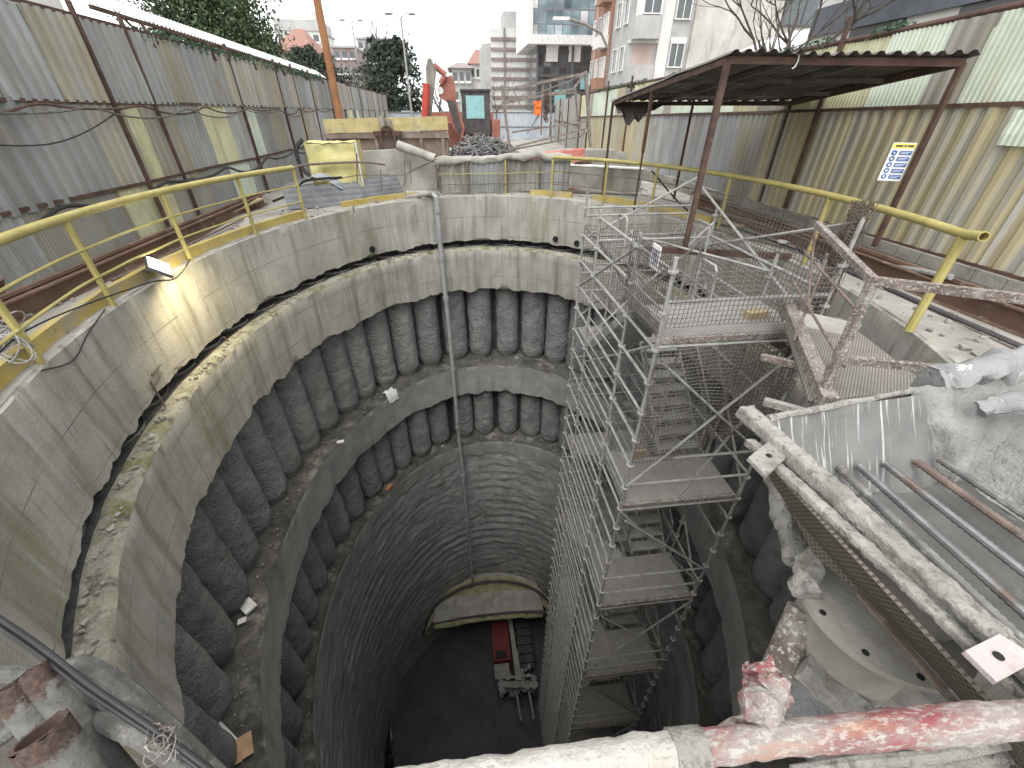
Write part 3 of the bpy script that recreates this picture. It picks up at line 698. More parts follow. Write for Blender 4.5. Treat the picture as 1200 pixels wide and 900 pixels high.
# work lamp on the left kerb
q = pz(186, 313, .2)
a = thing('work_lamp', 'lit white flat work lamp on the left rim shining down the concrete', 'lamp', q)
rot = Matrix.Rotation(-1.0, 3, 'Z') @ Matrix.Rotation(R(-38), 3, 'X')
b = MB(); b.box(q, (.66, .3, .05), rot); b.build('housing', M['dgrey'], a)
em = NT('lamp_glow'); em.b.inputs['Emission Color'].default_value = (1, .95, .8, 1); em.b.inputs['Emission Strength'].default_value = 6; em.b.inputs['Base Color'].default_value = (.8, .8, .8, 1)
nrm = rot @ V((0, 0, 1))
b = MB(); b.box(q + nrm * .028, (.62, .26, .006), rot); b.build('lens', em.m, a)
lp_ = q
b = MB(); b.bar(q + V((-.3, .02, -.05)), q + V((-.02, 0, -.03)), .03); b.build('bracket', M['dgrey'], a)
al = bpy.data.lights.new('lamp_light', 'SPOT'); al.energy = 105; al.color = (1, .86, .5); al.spot_size = R(150); al.spot_blend = 1.0; al.shadow_soft_size = .3
ao = bpy.data.objects.new('lamp_light', al); COL.objects.link(ao); ao.location = q + V((.5, .1, .12))
tgt = V((-4.2, 6.9, -1.0)); ao.rotation_euler = (ao.location - tgt).to_track_quat('Z', 'Y').to_euler()

# vertical drain pipe down the far wall
a = thing('drain_pipe', 'grey vertical drain pipe running down the far wall of the shaft', 'pipe', (-.72, 13.2, 0))
pp = []
for i in range(60):
    z = .05 - 20.4 * i / 59; p = V((-.73 + .03 * nz((z, 0, 0), .3), 0, z)); t = th_at((-.73, 13.3)); q = ell(t, -.18 + .0 * z); p.y = q.y
    pp.append(p)
b = MB(); b.tube([pp[0] + V((-.9, .6, .03)), pp[0] + V((-.35, .45, .05)), pp[0] + V((-.06, .15, .03))] + pp, .075, 10); b.build('pipe_run', M['pvc_pipe'], a)
for z in (-.45, -1.75, -3.2, -5.7, -8.7, -11.5, -14.6, -17.5):
    q = min(pp, key=lambda p: abs(p.z - z)); b = MB(); b.tube([q + V((0, 0, -.07)), q + V((0, 0, .07))], .1, 10)
    b.bar(q, q + V((0, .3, 0)), .03); b.build('pipe_clamp', M['pvc_pipe'], a)

# ------------------------------------------------------------------ scaffold stair tower
SX0, SX1 = 2.3, 4.36
SY = [4.25, 5.3, 7.05, 7.95]
ST = thing('scaffold_stair_tower', 'galvanised scaffold stair tower standing in the shaft below the rusty canopy', 'scaffold', (3.3, 6, ZF))
tops = {(0, 0): .78, (1, 0): 1.15, (0, 1): .8, (1, 1): .45, (0, 2): .75, (1, 2): .75, (0, 3): .95, (1, 3): .8}
LV = [.62 - .5 * k for k in range(49)]
xs = [SX0, SX1]
ros = MB()
for i in (0, 1):
    for j in range(4):
        b = MB(); x, y = xs[i], SY[j]
        b.tube([(x, y, ZF), (x, y, tops[(i, j)])], .026, 8)
        for z in LV:
            b.tube([(x, y, z - .012), (x, y, z + .012)], .062, 8)
        zz = -1.4
        while zz > ZF: b.tube([(x, y, zz), (x, y, zz + .2)], .033, 8); zz -= 2
        b.build('pole', M['galv'], ST)
PZ = [-.22, -3.3, -6.45, -9.9, -13.6, -17.0, -20.5]
nl = 0; rest = MB()
def ledger(p, q, r=.022):
    global nl
    b = rest if nl >= 96 else MB()
    b.tube([p, q], r, 6); nl += 1
    if b is not rest: b.build('ledger', M['galv'], ST)
# left face: a tube every half metre in the long bay and the front bay
for k, z in enumerate(LV):
    for (ya, yb) in ((SY[0], SY[1]), (SY[1], SY[2]), (SY[2], SY[3])):
        if k < 1 and ya != SY[0] and ya != SY[1]: continue
        ledger((SX0, ya, z), (SX0, yb, z))
# front face: two guard tubes above each deck, and one carrying it
for z in PZ:
    for dz in (.48, 1.0, -.12):
        if z > -1 and dz > .9: continue
        ledger((SX0, SY[0], z + dz), (SX1, SY[0], z + dz))
    for dz in (-.12, .5, 1.0, 1.6):
        ledger((SX1, SY[0], z + dz - 1.1), (SX1, SY[1], z + dz - 1.1)); ledger((SX1, SY[1], z + dz - 1.1), (SX1, SY[2], z + dz - 1.1)); ledger((SX0, SY[3], z + dz - .9), (SX1, SY[3], z + dz - .9))
    ledger((SX0, SY[1], z - .1), (SX1, SY[1], z - .1)); ledger((SX0, SY[2], z - 1.6), (SX1, SY[2], z - 1.6))
for z in LV[2:]:
    for y0_, y1_ in ((SY[1], SY[2]), (SY[2], SY[3])): rest.tube([(SX0 + .97, y0_, z - .1), (SX0 + .97, y1_, z - .1)], .017, 5)
    rest.tube([(SX0, SY[1], z - .22), (SX0, SY[2], z - .3)], .013, 5)
rest.build('ledger_tubes', M['galv'], ST)['kind'] = 'stuff'
nb = 0
def brace(p, q, r=.021):
    global nb
    b = MB(); b.tube([p, q], r, 6); b.build('diagonal_brace', M['galv'], ST); nb += 1
for k in range(len(PZ) - 1):
    z0, z1 = PZ[k] - .12, PZ[k + 1] + .1
    brace((SX0, SY[0] - .04, z0 if k % 2 else z1 + .4), (SX1, SY[0] - .04, z1 + .4 if k % 2 else z0)); 
    if k < 4: brace((SX0 + .1, SY[0] - .07, z0 - .2), (SX1, SY[0] - .07, z1 + .9))
    brace((SX1 + .03, SY[0], z0), (SX1 + .03, SY[2], z1)); brace((SX1 + .03, SY[0], z1), (SX1 + .03, SY[2], z0))
    brace((SX0, SY[3] + .03, z0), (SX1, SY[3] + .03, z1)); brace((SX0 + .9, SY[1], z0), (SX1, SY[1], z1 + .2))
brace((SX0, SY[3], -.9), (SX0, SY[1], .62)); brace((SX0 + .1, SY[3], .1), (SX1, SY[3], 1.1)); brace((SX0 + .05, SY[2], -1.6), (SX1, SY[2], .5)); brace((SX1, SY[0], -.2), (SX1, SY[3], 1.05)); brace((SX1, SY[3], -.2), (SX1, SY[0], 1.1))
brace((SX0, SY[3] + .05, -1.7), (SX1, SY[3] + .05, .3)); brace((SX1, SY[3] + .07, -1.7), (SX0, SY[3] + .07, .3)); brace((SX0 + .02, SY[0], -.3), (SX0 + .02, SY[2], -2.2)); brace((SX0 + .95, SY[1], -2.9), (SX0 + .95, SY[3], .2)); brace((SX1, SY[1], .2), (SX0 + 1.0, SY[3], .1)); brace((SX0, SY[2], .3), (SX0 + 1.2, SY[3], -1.2)); brace((SX0 + 1.0, SY[0] + .02, -3.2), (SX1, SY[0] + .02, -.5)); brace((SX0, SY[3], .62), (SX1, SY[3], .62)); brace((SX0, SY[2], .25), (SX1, SY[2], .25)); brace((SX1, SY[1], -.6), (SX1, SY[3], -.6)); brace((SX0, SY[3], .1), (SX1, SY[3], .1)); brace((SX0, SY[3], -.45), (SX1, SY[3], -.45)); brace((SX0, SY[3], -1.0), (SX1, SY[3], -1.0))
for x_, y_, za, zb_ in ((SX0 + 1.0, SY[3], -3, .9), (SX0 + 1.0, SY[1] + .1, -2.6, .35), (SX1 - .3, SY[2], -2.2, .5), (SX0 + .4, SY[2] + .2, -2, .6)):
    b = MB(); b.tube([(x_, y_, za), (x_, y_, zb_)], .02, 6); b.build('upright', M['galv'], ST)
    b = MB(); b.tube([(x_, y_ - .45, zb_ - .4), (x_, y_ - .42, zb_), (x_, y_ - .36, zb_ + .05), (x_, y_ - .05, zb_ + .05), (x_, y_, zb_)], .018, 6); b.build('bent_handrail', M['galv'], ST)
# decks with toe boards
for z in PZ:
    b = MB(); b.bb((SX0 + .05, SY[0] + .05, z - .03), (SX1 - .06, SY[1] - .02, z), 0); b.build('deck', M['deck'], ST)
    b = MB(); b.bb((SX0 + .02, SY[0] - .01, z - .075), (SX1 - .05, SY[0] + .045, z - .004)); b.build('deck_edge', M['rust_dusty'], ST)
    b = MB(); b.bb((SX0 + .03, SY[0] + .08, z + .004), (SX0 + .055, SY[1] + .35, z + .16)); b.build('toe_board', M['galv'], ST)
    b = MB(); b.bb((SX0 + .05, SY[2] + .05, z - 1.63), (SX1 - .06, SY[3] - .05, z - 1.6), 0); b.build('landing_deck', M['deck'], ST)
# stair flights: lane by the left face goes down to the rear landing, the other lane comes back
def flight(p, q, w):
    p, q = V(p), V(q); n = 8
    b = MB()
    for k in range(n):
        c = p + (q - p) * ((k + .5) / n); b.box(c, (w, .235, .035)); b.box(c + V((0, .1 if q.y < p.y else -.1, -.05)), (w, .012, .09))
    for sx in (-1, 1):
        o = V((sx * w / 2, 0, 0)); b.bar(p + o, q + o, .03, .16)
    b.build('stair_flight', M['galv_dull'], ST)
    b = MB()
    o = V((w / 2, 0, .95)); b.tube([p + o + V((0, 0, -.9)), p + o, q + o, q + o + V((0, 0, -.9))], .018, 6); b.build('handrail', M['galv'], ST)
M['galv_dull'] = surf('galvanised_step', (.22, .215, .205), (.34, .335, .32), 4, .8, .3, 40, .004, stains=[((9, 9, 9), (.4, .39, .36), .55, .7, .6)])
for k in range(len(PZ) - 1):
    zl = PZ[k] - 1.6
    flight((SX0 + .52, SY[1] + .05, PZ[k] - .05), (SX0 + .52, SY[2], zl), .8)
    flight((SX0 + 1.5, SY[2], zl), (SX0 + 1.5, SY[1] + .05, PZ[k + 1]), .8)
# wire netting: thin square mesh panels
def netting(P00, eu, ev, nu, nv, r, mat='net', bow=.03, seed=0):
    b = MB(); P00, eu, ev = V(P00), V(eu), V(ev); nn = eu.cross(ev).normalized()
    def P(a, c): 
        p = P00 + eu * a + ev * c
        return p + nn * bow * fbm(p, 1.4, 3, seed) * 2
    for i in range(nu + 1):
        b.tube([P(i / nu, j / 10) for j in range(11)], r, 3, cap=False)
    for j in range(nv + 1):
        b.tube([P(i / 10, j / nv) for i in range(11)], r, 3, cap=False)
    return b.build('wire_netting', M[mat], ST)
M['net'] = plain('dull_wire_netting', (.125, .115, .1), .7)
M['net_brown'] = plain('rusty_wire_netting', (.115, .09, .072), .8)
netting((SX0 + .02, SY[0] - .06, -.05), (1.98, 0, 0), (0, 0, .66), 34, 11, .005, seed=1)
netting((SX0, SY[0] - .05, -2.3), (1.1, 0, 0), (0, 0, 1.95), 20, 34, .0055, seed=2, bow=.06)
netting((SX0 + 1.1, SY[0] - .02, -1.9), (.95, 0, 0), (0, 0, 1.6), 17, 28, .0055, 'net_brown', seed=3, bow=.08)
netting((SX0 - .03, SY[0], -.2), (0, 1.25, 0), (0, 0, .95), 22, 16, .005, seed=4)
netting((SX0, SY[3] - .02, -1.4), (2.0, 0, 0), (0, 0, 1.7), 32, 26, .0055, seed=5)
netting((SX1 + .05, SY[0], -2.2), (0, 2.8, 0), (0, 0, 3.1), 38, 42, .0055, seed=6, bow=.06)
# netting bunched round the front right pole
b = MB()
for k in range(46):
    a0 = rnd.uniform(0, 6.28); pts = []
    for i in range(14):
        z = -.75 + 2.05 * i / 13; a1 = a0 + 1.6 * i / 13 * rnd.choice((-1, 1)) * .6 + z * .7; rr = .1 + .035 * math.sin(i * 1.3 + k) 
        pts.append((SX1 + .02 + rr * math.cos(a1), SY[0] + .1 + rr * math.sin(a1), z))
    b.tube(pts, .004, 3, cap=False)
for k in range(52):
    z = -.7 + 2 * k / 52; rr = .105
    b.tube([(SX1 + .02 + rr * math.cos(t), SY[0] + .1 + rr * math.sin(t), z + .02 * math.sin(3 * t + k)) for t in [6.28 * q / 12 for q in range(13)]], .0045, 3, cap=False)
b.build('netting_bundle', M['net_brown'], ST)
# notice wired to the top tube
q = V((SX0 + .05, SY[0] + .55, .4))
b = MB(); q = px(768, 301, SX0 - .03); b.bb((q.x - .006, q.y - .11, q.z - .14), (q.x + .006, q.y + .11, q.z + .14))
s = tag(b.build('notice_plate', M['paper']), 'small white and blue notice plate hung on the tower guard tube', 'sign')
b = MB()
for k in range(6):
    for j in range(5):
        if (k * 7 + j * 3) % 4: b.bb((q.x - .009, q.y - .085 + .035 * j, q.z - .09 + .03 * k), (q.x - .0075, q.y - .062 + .035 * j, q.z - .073 + .03 * k))
b.build('blue_print', plain('blue_print', (.15, .17, .4), .6), s)
# timber blocks on the decks
b = MB(); q = pz(884, 372, PZ[0]); b.box(q + V((0, 0, .05)), (.3, .14, .1), Matrix.Rotation(.12, 3, 'Z')); tag(b.build('timber_block', M['wood']), 'short yellowish timber block lying on the topmost scaffold deck', 'timber')
b = MB(); b.box((SX0 + .62, SY[1] - .1, PZ[1] + .16), (.25, .03, .34), Matrix.Rotation(.25, 3, 'X')); tag(b.build('timber_board', M['wood']), 'small pale timber board standing on the second scaffold deck', 'timber')

# ------------------------------------------------------------------ canopy over the stair head
CA = thing('canopy', 'rusty corrugated steel canopy on thin posts over the stair head', 'canopy', (5, 8, 0))
c_nl, c_nr, c_fl, c_fr = V((3.9, 7.0, 2.72)), V((6.35, 5.8, 2.62)), V((4.2, 12.9, 2.3)), V((6.95, 9.6, 2.26))
def cp(a, c): return (c_nl * (1 - a) + c_nr * a) * (1 - c) + (c_fl * (1 - a) + c_fr * a) * c
nn = 120
b = MB()
nn = 72
b.grid(lambda i, j: cp(-.02 + 1.05 * i / nn, -.03 + (1.05 + .012 * nz((i // 8, 3, 0), 1)) * j / 10 - (.015 * nz((i // 8, 7, 0), 1.7) if j == 0 else 0)) + V((0, 0, .05 + .04 * (1 if (i % 4) in (1, 2) else 0) + .03 * nz((i * .1, j, 0), .5))), nn + 1, 11, smooth=False)
b.build('roof_sheet', M['roof_dark'], CA)
for (p, q) in ((c_nl, c_nr), (c_nl, c_fl), (c_fl, c_fr), (c_nr, c_fr)):
    b = MB(); b.bar(p, q, .06, .085); b.build('frame_beam', M['rust'], CA)
for a in (.3, .62):
    b = MB(); b.bar(cp(a, 0), cp(a, 1), .05, .06); b.build('purlin', M['roof_dark'], CA)
for c in (.33, .66):
    b = MB(); b.bar(cp(0, c), cp(1, c), .05, .06); b.build('purlin', M['roof_dark'], CA)
def cpost(p, z0, w=.055, lean=(0, 0)):
    b = MB(); b.bar((p.x + lean[0], p.y + lean[1], z0), p, w, w, up=(0, 1, 0)); return b.build('post', M['rust'], CA)
cpost(c_nl, .1, .075); cpost(c_nr, .36, .06); cpost(c_fl, .0); cpost(c_fr, .3)
q = cp(0, .5); b = MB(); b.bar(q, q + V((0, 0, -1.15)), .06, .06, up=(0, 1, 0)); b.bar(q + V((0, 0, -1.15)), q + V((0, 0, -2.45)), .035, .035, up=(0, 1, 0)); b.build('post', M['rust'], CA)
cpost(cp(.42, .8), .3, .045); cpost(cp(.5, .72), .3, .04)
b = MB()
b.grid(lambda i, j: cp(.01 + .03 * i, .99 - .012 * j) + V((.02 * nz((i, j, 0), .7), 0, -.03 - (.075 * j) * max(.08, 1 - abs(i - 3.5) / 6.5) * (1 + .5 * nz((i, 1, 3), .9)))), 12, 7); b.build('loose_sheet', M['roof_dark'], CA)
b = MB(); b.bar((3.2, 7.05, .08), (5.6, 6.5, .02), .08, .1); tag(b.build('steel_channel', M['rust']), 'rusty steel channel carrying the front canopy post above the tower', 'steel beam')
b = MB(); q = cp(.3, 0) + V((0, -.05, .06)); b.tube([q, q + V((.02, -.02, .02)), q + V((.03, -.03, -.06)), q + V((.01, -.03, -.13)), q + V((-.02, -.02, -.15))], .008, 6); b.build('wire_loop', M['white'], CA)
# safety sign on the right front post
q = px(1051, 190, 6.22)
a = thing('safety_sign', 'white safety sign with yellow header and blue pictogram rows on the canopy post', 'sign', q)
sc = .5; rotz = Matrix.Rotation(-.55, 3, 'Z')
def sb(lo, hi, mat, name, par, dy):
    b = MB(); c = V(((lo[0] + hi[0]) / 2, dy, (lo[1] + hi[1]) / 2)); b.box(q + rotz @ c, (hi[0] - lo[0], .003, hi[1] - lo[1]), rotz); return b.build(name, mat, par)
hy = plain('sign_yellow', (.8, .72, .15), .5); bl = plain('sign_blue', (.04, .12, .34), .5)
board = sb((-.135, -.24), (.135, .24), M['paper'], 'board', a, 0)
sb((-.125, .17), (.125, .23), hy, 'header', a, -.004)
for k in range(5):
    z = .115 - .075 * k
    sb((-.02, z - .026), (.12, z + .026), bl, 'text_row', a, -.004)
    b = MB(); c = q + rotz @ V((-.078, -.003, z)); n2 = rotz @ V((0, -1, 0)); b.tube([c, c + n2 * .003], .032, 18); pict = b.build('pictogram', bl, a)
    b = MB(); b.tube([c + n2 * .003, c + n2 * .0045], .015 if k else .012, 5 + k % 2); b.build('symbol', M['paper'], pict)
    for r in range(2):
        b = MB(); b.box(q + rotz @ V((.05 - .01 * r, -.0065, z + .009 - .018 * r)), (.11 - .02 * r, .001, .006), rotz); b.build('white_line', M['paper'], a)
for x0_, x1_ in ((-.095, -.012), (.0, .028), (.04, .105)):
    sb((x0_, .19), (x1_, .21), M['black'], 'header_lettering', a, -.007)

# ------------------------------------------------------------------ gangway from the collar to the top deck
GW = thing('gangway', 'rusty grated gangway plate bridging from the collar to the scaffold tower', 'gangway', (3.8, 3.6, 0))
g0, g1, g2, g3 = pz(918, 372, .06), pz(948, 470, .06), pz(1092, 455, .06), pz(985, 372, .06)
def slab(b, pts, t, mi=0): b.prism([V(p) for p in pts], (0, 0, -t), mi)
b = MB(); slab(b, [g0, g1, g2, g3], .03); b.build('grating', M['deck_rust'], GW)
e0, e1 = pz(914, 352, .1), pz(962, 474, .1)
b = MB(); b.bar(e0, e1, .02, .16); b.bar(e0 + V((.05, 0, .07)), e1 + V((.05, 0, .07)), .12, .015); b.bar(e0 + V((.05, 0, -.07)), e1 + V((.05, 0, -.07)), .12, .015); b.build('side_channel', M['rust_dusty'], GW)
b = MB(); b.bar(pz(912, 351, .1), pz(950, 366, .1), .02, .16); b.build('end_plate', M['rust_dusty'], GW)
b = MB(); slab(b, [pz(930, 362, .075), pz(918, 377, .075), pz(1000, 395, .075), pz(1010, 380, .075)], .02); b.build('cement_patch', M['conc'], GW)
for (p, q) in (((892, 418), (935, 428)), ((895, 470), (975, 492)), ((960, 470), (1030, 482))):
    b = MB(); b.bar(pz(*p, -.05), pz(*q, -.02), .06, .06); b.build('cross_tube', M['rust_dusty'] if p[0] == 892 else M['crust'], GW)
# handrail of the gangway
a = thing('guard_rail', 'cement-splashed steel guard rail leaning over the gangway', 'railing', pz(945, 478, 0))
base = V((2.92, 2.5, -.02)); top = V((3.0, 2.62, 1.06)); tl = pt(957, 262, 4.35)
far1 = pz(1215, 352, 1.12); far2 = pz(1215, 444, .55)
b = MB(); b.bar(base, top, .06, .06, up=(0, 1, 0)); b.build('post', M['rust_dusty'], a)
b = MB(); b.bar(tl, top, .055, .055); b.build('top_rail', M['rust_dusty'], a)
mid = pt(1000, 396, 3.5)
b = MB(); b.bar(top, far1, .05, .06); b.build('top_rail', M['rust_dusty'], a)
b = MB(); b.bar(base + (top - base) * .42, far2, .05, .06); b.build('mid_rail', M['rust_dusty'], a)
for p, q in ((pt(942, 294, 4.5), pt(1010, 370, 3.9)), (pt(928, 328, 4.6), pt(990, 430, 3.7)), (pt(968, 305, 4.5), pt(930, 400, 4.2)), (pt(946, 360, 4.35), pt(955, 270, 4.4))):
    b = MB(); b.tube([p, q], .014, 6); b.build('tie_bar', M['rust_bar'], a)
b = MB(); p = pz(996, 320, .3); b.tube([V((4.75, 4.9, -.3)), V((4.75, 4.9, .55))], .028, 8); b.tube([V((4.75, 4.9, .1)), V((4.75, 4.9, .13))], .065, 8)
tag(b.build('scaffold_tube', M['galv']), 'upright galvanised tube standing between gangway and right railing', 'tube')

# ------------------------------------------------------------------ far rim: barrier, sheets, tank, beam, skip, scrap, boom
YB = 13.75
a = thing('corrugated_barrier', 'low stained corrugated barrier with lumpy cement top on the far rim', 'barrier', (1.2, YB, 0))
bx = [py(u, 205, YB).x for u in (514, 548, 592, 632, 668)]
for k in range(4):
    b = MB(); y = YB + (.02 * k); sheet_mesh(b, V((bx[k], y, .06)), V((1, 0, 0)), bx[k + 1] - bx[k] + .02, .86 - .04 * (k == 0), .16, .03, V((0, -1, 0)))
    b.build('corrugated_sheet', M[('conc_dirty', 'zinc', 'conc_dirty', 'zinc')[k]], a)
for k, x in enumerate(bx):
    b = MB(); b.bar((x, YB - .07, 0), (x, YB - .07, .92), .05, .05, up=(0, 1, 0)); b.build('barrier_post', M['yellow'] if k in (2, 4) else M['rust_bar'], a)
for z in (.3, .58):
    b = MB(); b.tube([V((bx[0] + (bx[-1] - bx[0]) * i / 12, YB - .12, z + .02 * nz((i, z, 0), .7))) for i in range(13)], .012, 5); b.build('wire_bar', M['yellow'] if z > .5 else M['rust_bar'], a)
b = MB()
def crust_roll(b, pts, r0, amp, seed, n=14, sub=6, s=4.0):
    P = []
    for i in range(len(pts) - 1):
        for q in range(sub): P.append(V(pts[i]).lerp(V(pts[i + 1]), q / sub))
    P.append(V(pts[-1]))
    k = len(b.v); b.tube(P, [r0 * (1 + .25 * nz(p, 2.5, seed)) for p in P], n)
    for i in range(k, len(b.v)):
        p = b.v[i]; b.v[i] = p + V((fbm(p, s, 3, seed), fbm(p, s, 3, seed + 5), fbm(p, s, 3, seed + 11))) * amp
crust_roll(b, [(bx[0] - .1, YB, .9), (bx[0] + .8, YB, .96), (bx[1] + .5, YB, .93), (bx[2], YB, 1.0), (bx[3] - .2, YB, 1.02), (bx[4], YB + .05, .93)], .11, .14, 3, s=2.5); b.build('cement_top', M['conc'], a)
# leaning dark sheets left of it
a = thing('sheet_stack', 'grey corrugated sheets leaning on the far left rim beside the yellow tank', 'metal sheet', (-3, 12.6, 0))
for k, (u0, u1, z0, z1, d) in enumerate(((338, 428, .02, .5, 0), (424, 474, .08, .5, .12))):
    p0, p1 = pz(u0, 246 if k == 0 else 232, z0), pz(u1, 238 if k == 0 else 225, z0)
    t = (p1 - p0).normalized(); n = V((-t.y, t.x, 0)); n = n if n.y > 0 else -n
    b = MB(); L = (p1 - p0).length
    b.grid(lambda i, j: p0 + t * (L * i / 8) + n * (.35 * j / 24) + V((0, 0, (z1 - z0) * j / 24 + .045 * math.sin(j * 1.05) + .02 * nz((i, j, k), .4))), 9, 25); b.build('corrugated_sheet', M['zinc_dark'], a)
b = MB(); q = pz(372, 214, .55); b.grid(lambda i, j: q + V((.12 * (i - 5), .1 * j, .1 * nz((i, j, 1), .5) + .12 - .012 * (i - 5) ** 2)), 11, 7); b.build('plastic_cover', plain('blue_grey_sheet', (.3, .33, .37), .4), a)
# yellow tank
q0 = py(367, 212, 13.2); q1 = py(414, 166, 13.2)
a = thing('covered_tank', 'square tank wrapped in yellow tarpaulin on the far left of the rim', 'tank', ((q0.x + q1.x) / 2, 13.6, 0))
b = MB(); xa, xb, zt = q0.x, q1.x, q1.z
for f in range(1):
    N = 14
    b.grid(lambda i, j: V((xa + (xb - xa) * i / N + .015 * nz((i, j, 2), .6), 13.2 + .16 * fbm((i * .28, j * .28, 1), 1) , .15 + (zt - .15) * j / N - .04 * (abs(i / N - .5) < .45) * (j == N))), N + 1, N + 1)
    b.grid(lambda i, j: V((xa + (xb - xa) * i / N, 13.2 + .95 * j / 6, zt + .04 * nz((i, j, 4), .5) - .03 * math.sin(PI * i / N))), N + 1, 7)
    for X in (xa, xb): b.grid(lambda i, j: V((X + .02 * nz((i, j, 3), .6), 13.2 + .95 * i / 6, .15 + (zt - .15) * j / N)), 7, N + 1)
    b.bb((xa + .03, 13.23, 0), (xb - .03, 14.1, .3))
b.build('tarpaulin', M['yellow_plastic'], a)
b = MB(); b.bb((xb + .01, 13.25, .0), (xb + .05, 13.33, zt - .02)); b.build('side_strip', M['white'], a)
cable('black_hose', [q0 + V((.05, -.1, .05)), q0 + V((-.2, -.05, .35)), q0 + V((-.24, 0, .75)), q0 + V((-.05, .1, 1.0))], .05, 'black', 'thick black hose curling beside the yellow tarpaulin tank', 'hose')
cable('black_hose', [pz(320, 236, .1), pz(345, 225, .35), pz(358, 212, .6), pz(400, 208, .75)], .03, 'black', 'thin black hose lying over the leaning grey sheets', 'hose')
# thin dark tube that carries the railing on along the far side
cable('scaffold_tube', [ell(lt[-1], DR, 1.06), py(360, 193, 12.6), py(420, 190, 12.9), py(452, 193, 13.0)], .028, 'rust_bar', 'thin rusty tube continuing the yellow railing across the far left rim', 'tube')
b = MB()
P = [ell(lt[-1], DR, .7), py(420, 205, 12.8), py(475, 205, 13.2), py(512, 186, 13.5)]
for i in range(3): b.tube([P[i], P[i + 1]], .012, 5)
for u, v0, v1 in ((418, 180, 240), (474, 188, 232), (481, 190, 215), (446, 198, 224)):
    b.tube([py(u, v0, 12.9), py(u + 1, v1, 12.9)], .02 if u == 418 else .012, 6)
b.tube([py(512, 186, 13.5), py(480, 200, 13.2), py(470, 224, 13.0)], .012, 5)
tag(b.build('rebar_guard', M['rust_bar']), 'improvised guard of thin rusty reinforcing bars on the far left rim', 'guard')
# concrete blocks behind
b = MB(); q = py(418, 178, 14.6); r = py(512, 214, 14.6)
n = 16
b.add([], [])
poly = [V((q.x, 14.6, 0)), V((r.x, 14.6, 0)), V((r.x, 14.6, .82)), V((r.x - .5, 14.6, .92)), V((r.x - .9, 14.6, 1.18)), V((q.x, 14.6, q.z))]
b.prism(poly, (0, .4, 0)); b.jitter(.02, 3)
tag(b.build('concrete_block', M['conc']), 'pale concrete block wall with a broken top right of the yellow tank', 'concrete block')
b = MB(); b.tube([py(466, 170, 14.3), py(510, 186, 14.0)], [.13, .12], 14, hollow=True); tag(b.build('concrete_pipe', M['conc']), 'short grey pipe lying aslant on the concrete block', 'pipe')
cable('cloth_hose', [py(474, 232, 13.2), py(500, 227, 13.15), pz(512, 227, .08), pz(517, 232, -.05)], .07, 'conc', 'pale wrapped hose end lying over the rim by the drain pipe', 'hose')
# yellow spreader beam on the brown skip
YS = 15.2
q0, q1 = py(381, 157, YS), py(524, 154, YS)
a = thing('steel_skip', 'brown ribbed steel skip behind the concrete block', 'skip', ((q0.x + q1.x) / 2, YS + .8, 0))
zt = q0.z; b = MB(); b.bb((q0.x, YS, 0), (q1.x, YS + .06, zt - .02)); b.bb((q0.x, YS + 1.6, 0), (q1.x, YS + 1.66, zt)); b.bb((q0.x, YS + .06, 0), (q0.x + .06, YS + 1.6, zt)); b.bb((q1.x - .06, YS + .06, 0), (q1.x, YS + 1.6, zt)); b.build('body', M['skip'], a)
b = MB(); b.bb((q0.x - .05, YS - .09, zt - .12), (q1.x + .05, YS - .003, zt)); b.build('rim', M['skip'], a)
for k in range(6):
    x = q0.x + .15 + (q1.x - q0.x - .3) * k / 5; b = MB(); b.bb((x - .05, YS - .08, 0), (x + .05, YS - .003, zt - .123)); b.build('rib', M['skip'], a)
q2, q3 = py(378, 140, YS - .1), py(524, 136, YS - .1); hh = .36
a = thing('lifting_beam', 'peeling yellow lifting beam with a shackle lying on the skip', 'lifting beam', (q2.x, YS, zt))
b = MB(); b.bar((q2.x, YS + .05, q2.z - hh * .5), (q3.x, YS + .05, q3.z - hh * .5), .3, hh); b.jitter(.01, 2); b.build('beam', M['beam_yellow'], a)
for u in (395, 452, 510):
    x = py(u, 150, YS).x; b = MB(); b.bb((x - .08, YS - .05, zt), (x + .08, YS + .2, q2.z - hh - .0)); b.build('packer', M['wood'], a)
x = py(453, 150, YS - .2).x; z = py(453, 150, YS - .2).z
b = MB(); b.bb((x - .42, YS - .22, z - .2), (x + .42, YS - .11, z - .08)); b.build('hanger_plate', M['rust'], a)
b = MB(); b.tube([(x + .22 * math.cos(t), YS - .26, z - .35 + .4 * math.sin(t)) for t in [2 * PI * k / 16 for k in range(16)]], .045, 8, closed=True); b.build('shackle', M['rust'], a)
b = MB(); b.tube([(x - .1, YS - .2, z - .05), (x - .12, YS - .2, z + .32)], .09, 8); b.tube([(x + .1, YS - .2, z), (x + .1, YS - .2, z + .22)], .07, 8); b.build('lug', M['conc_dirty'], a)
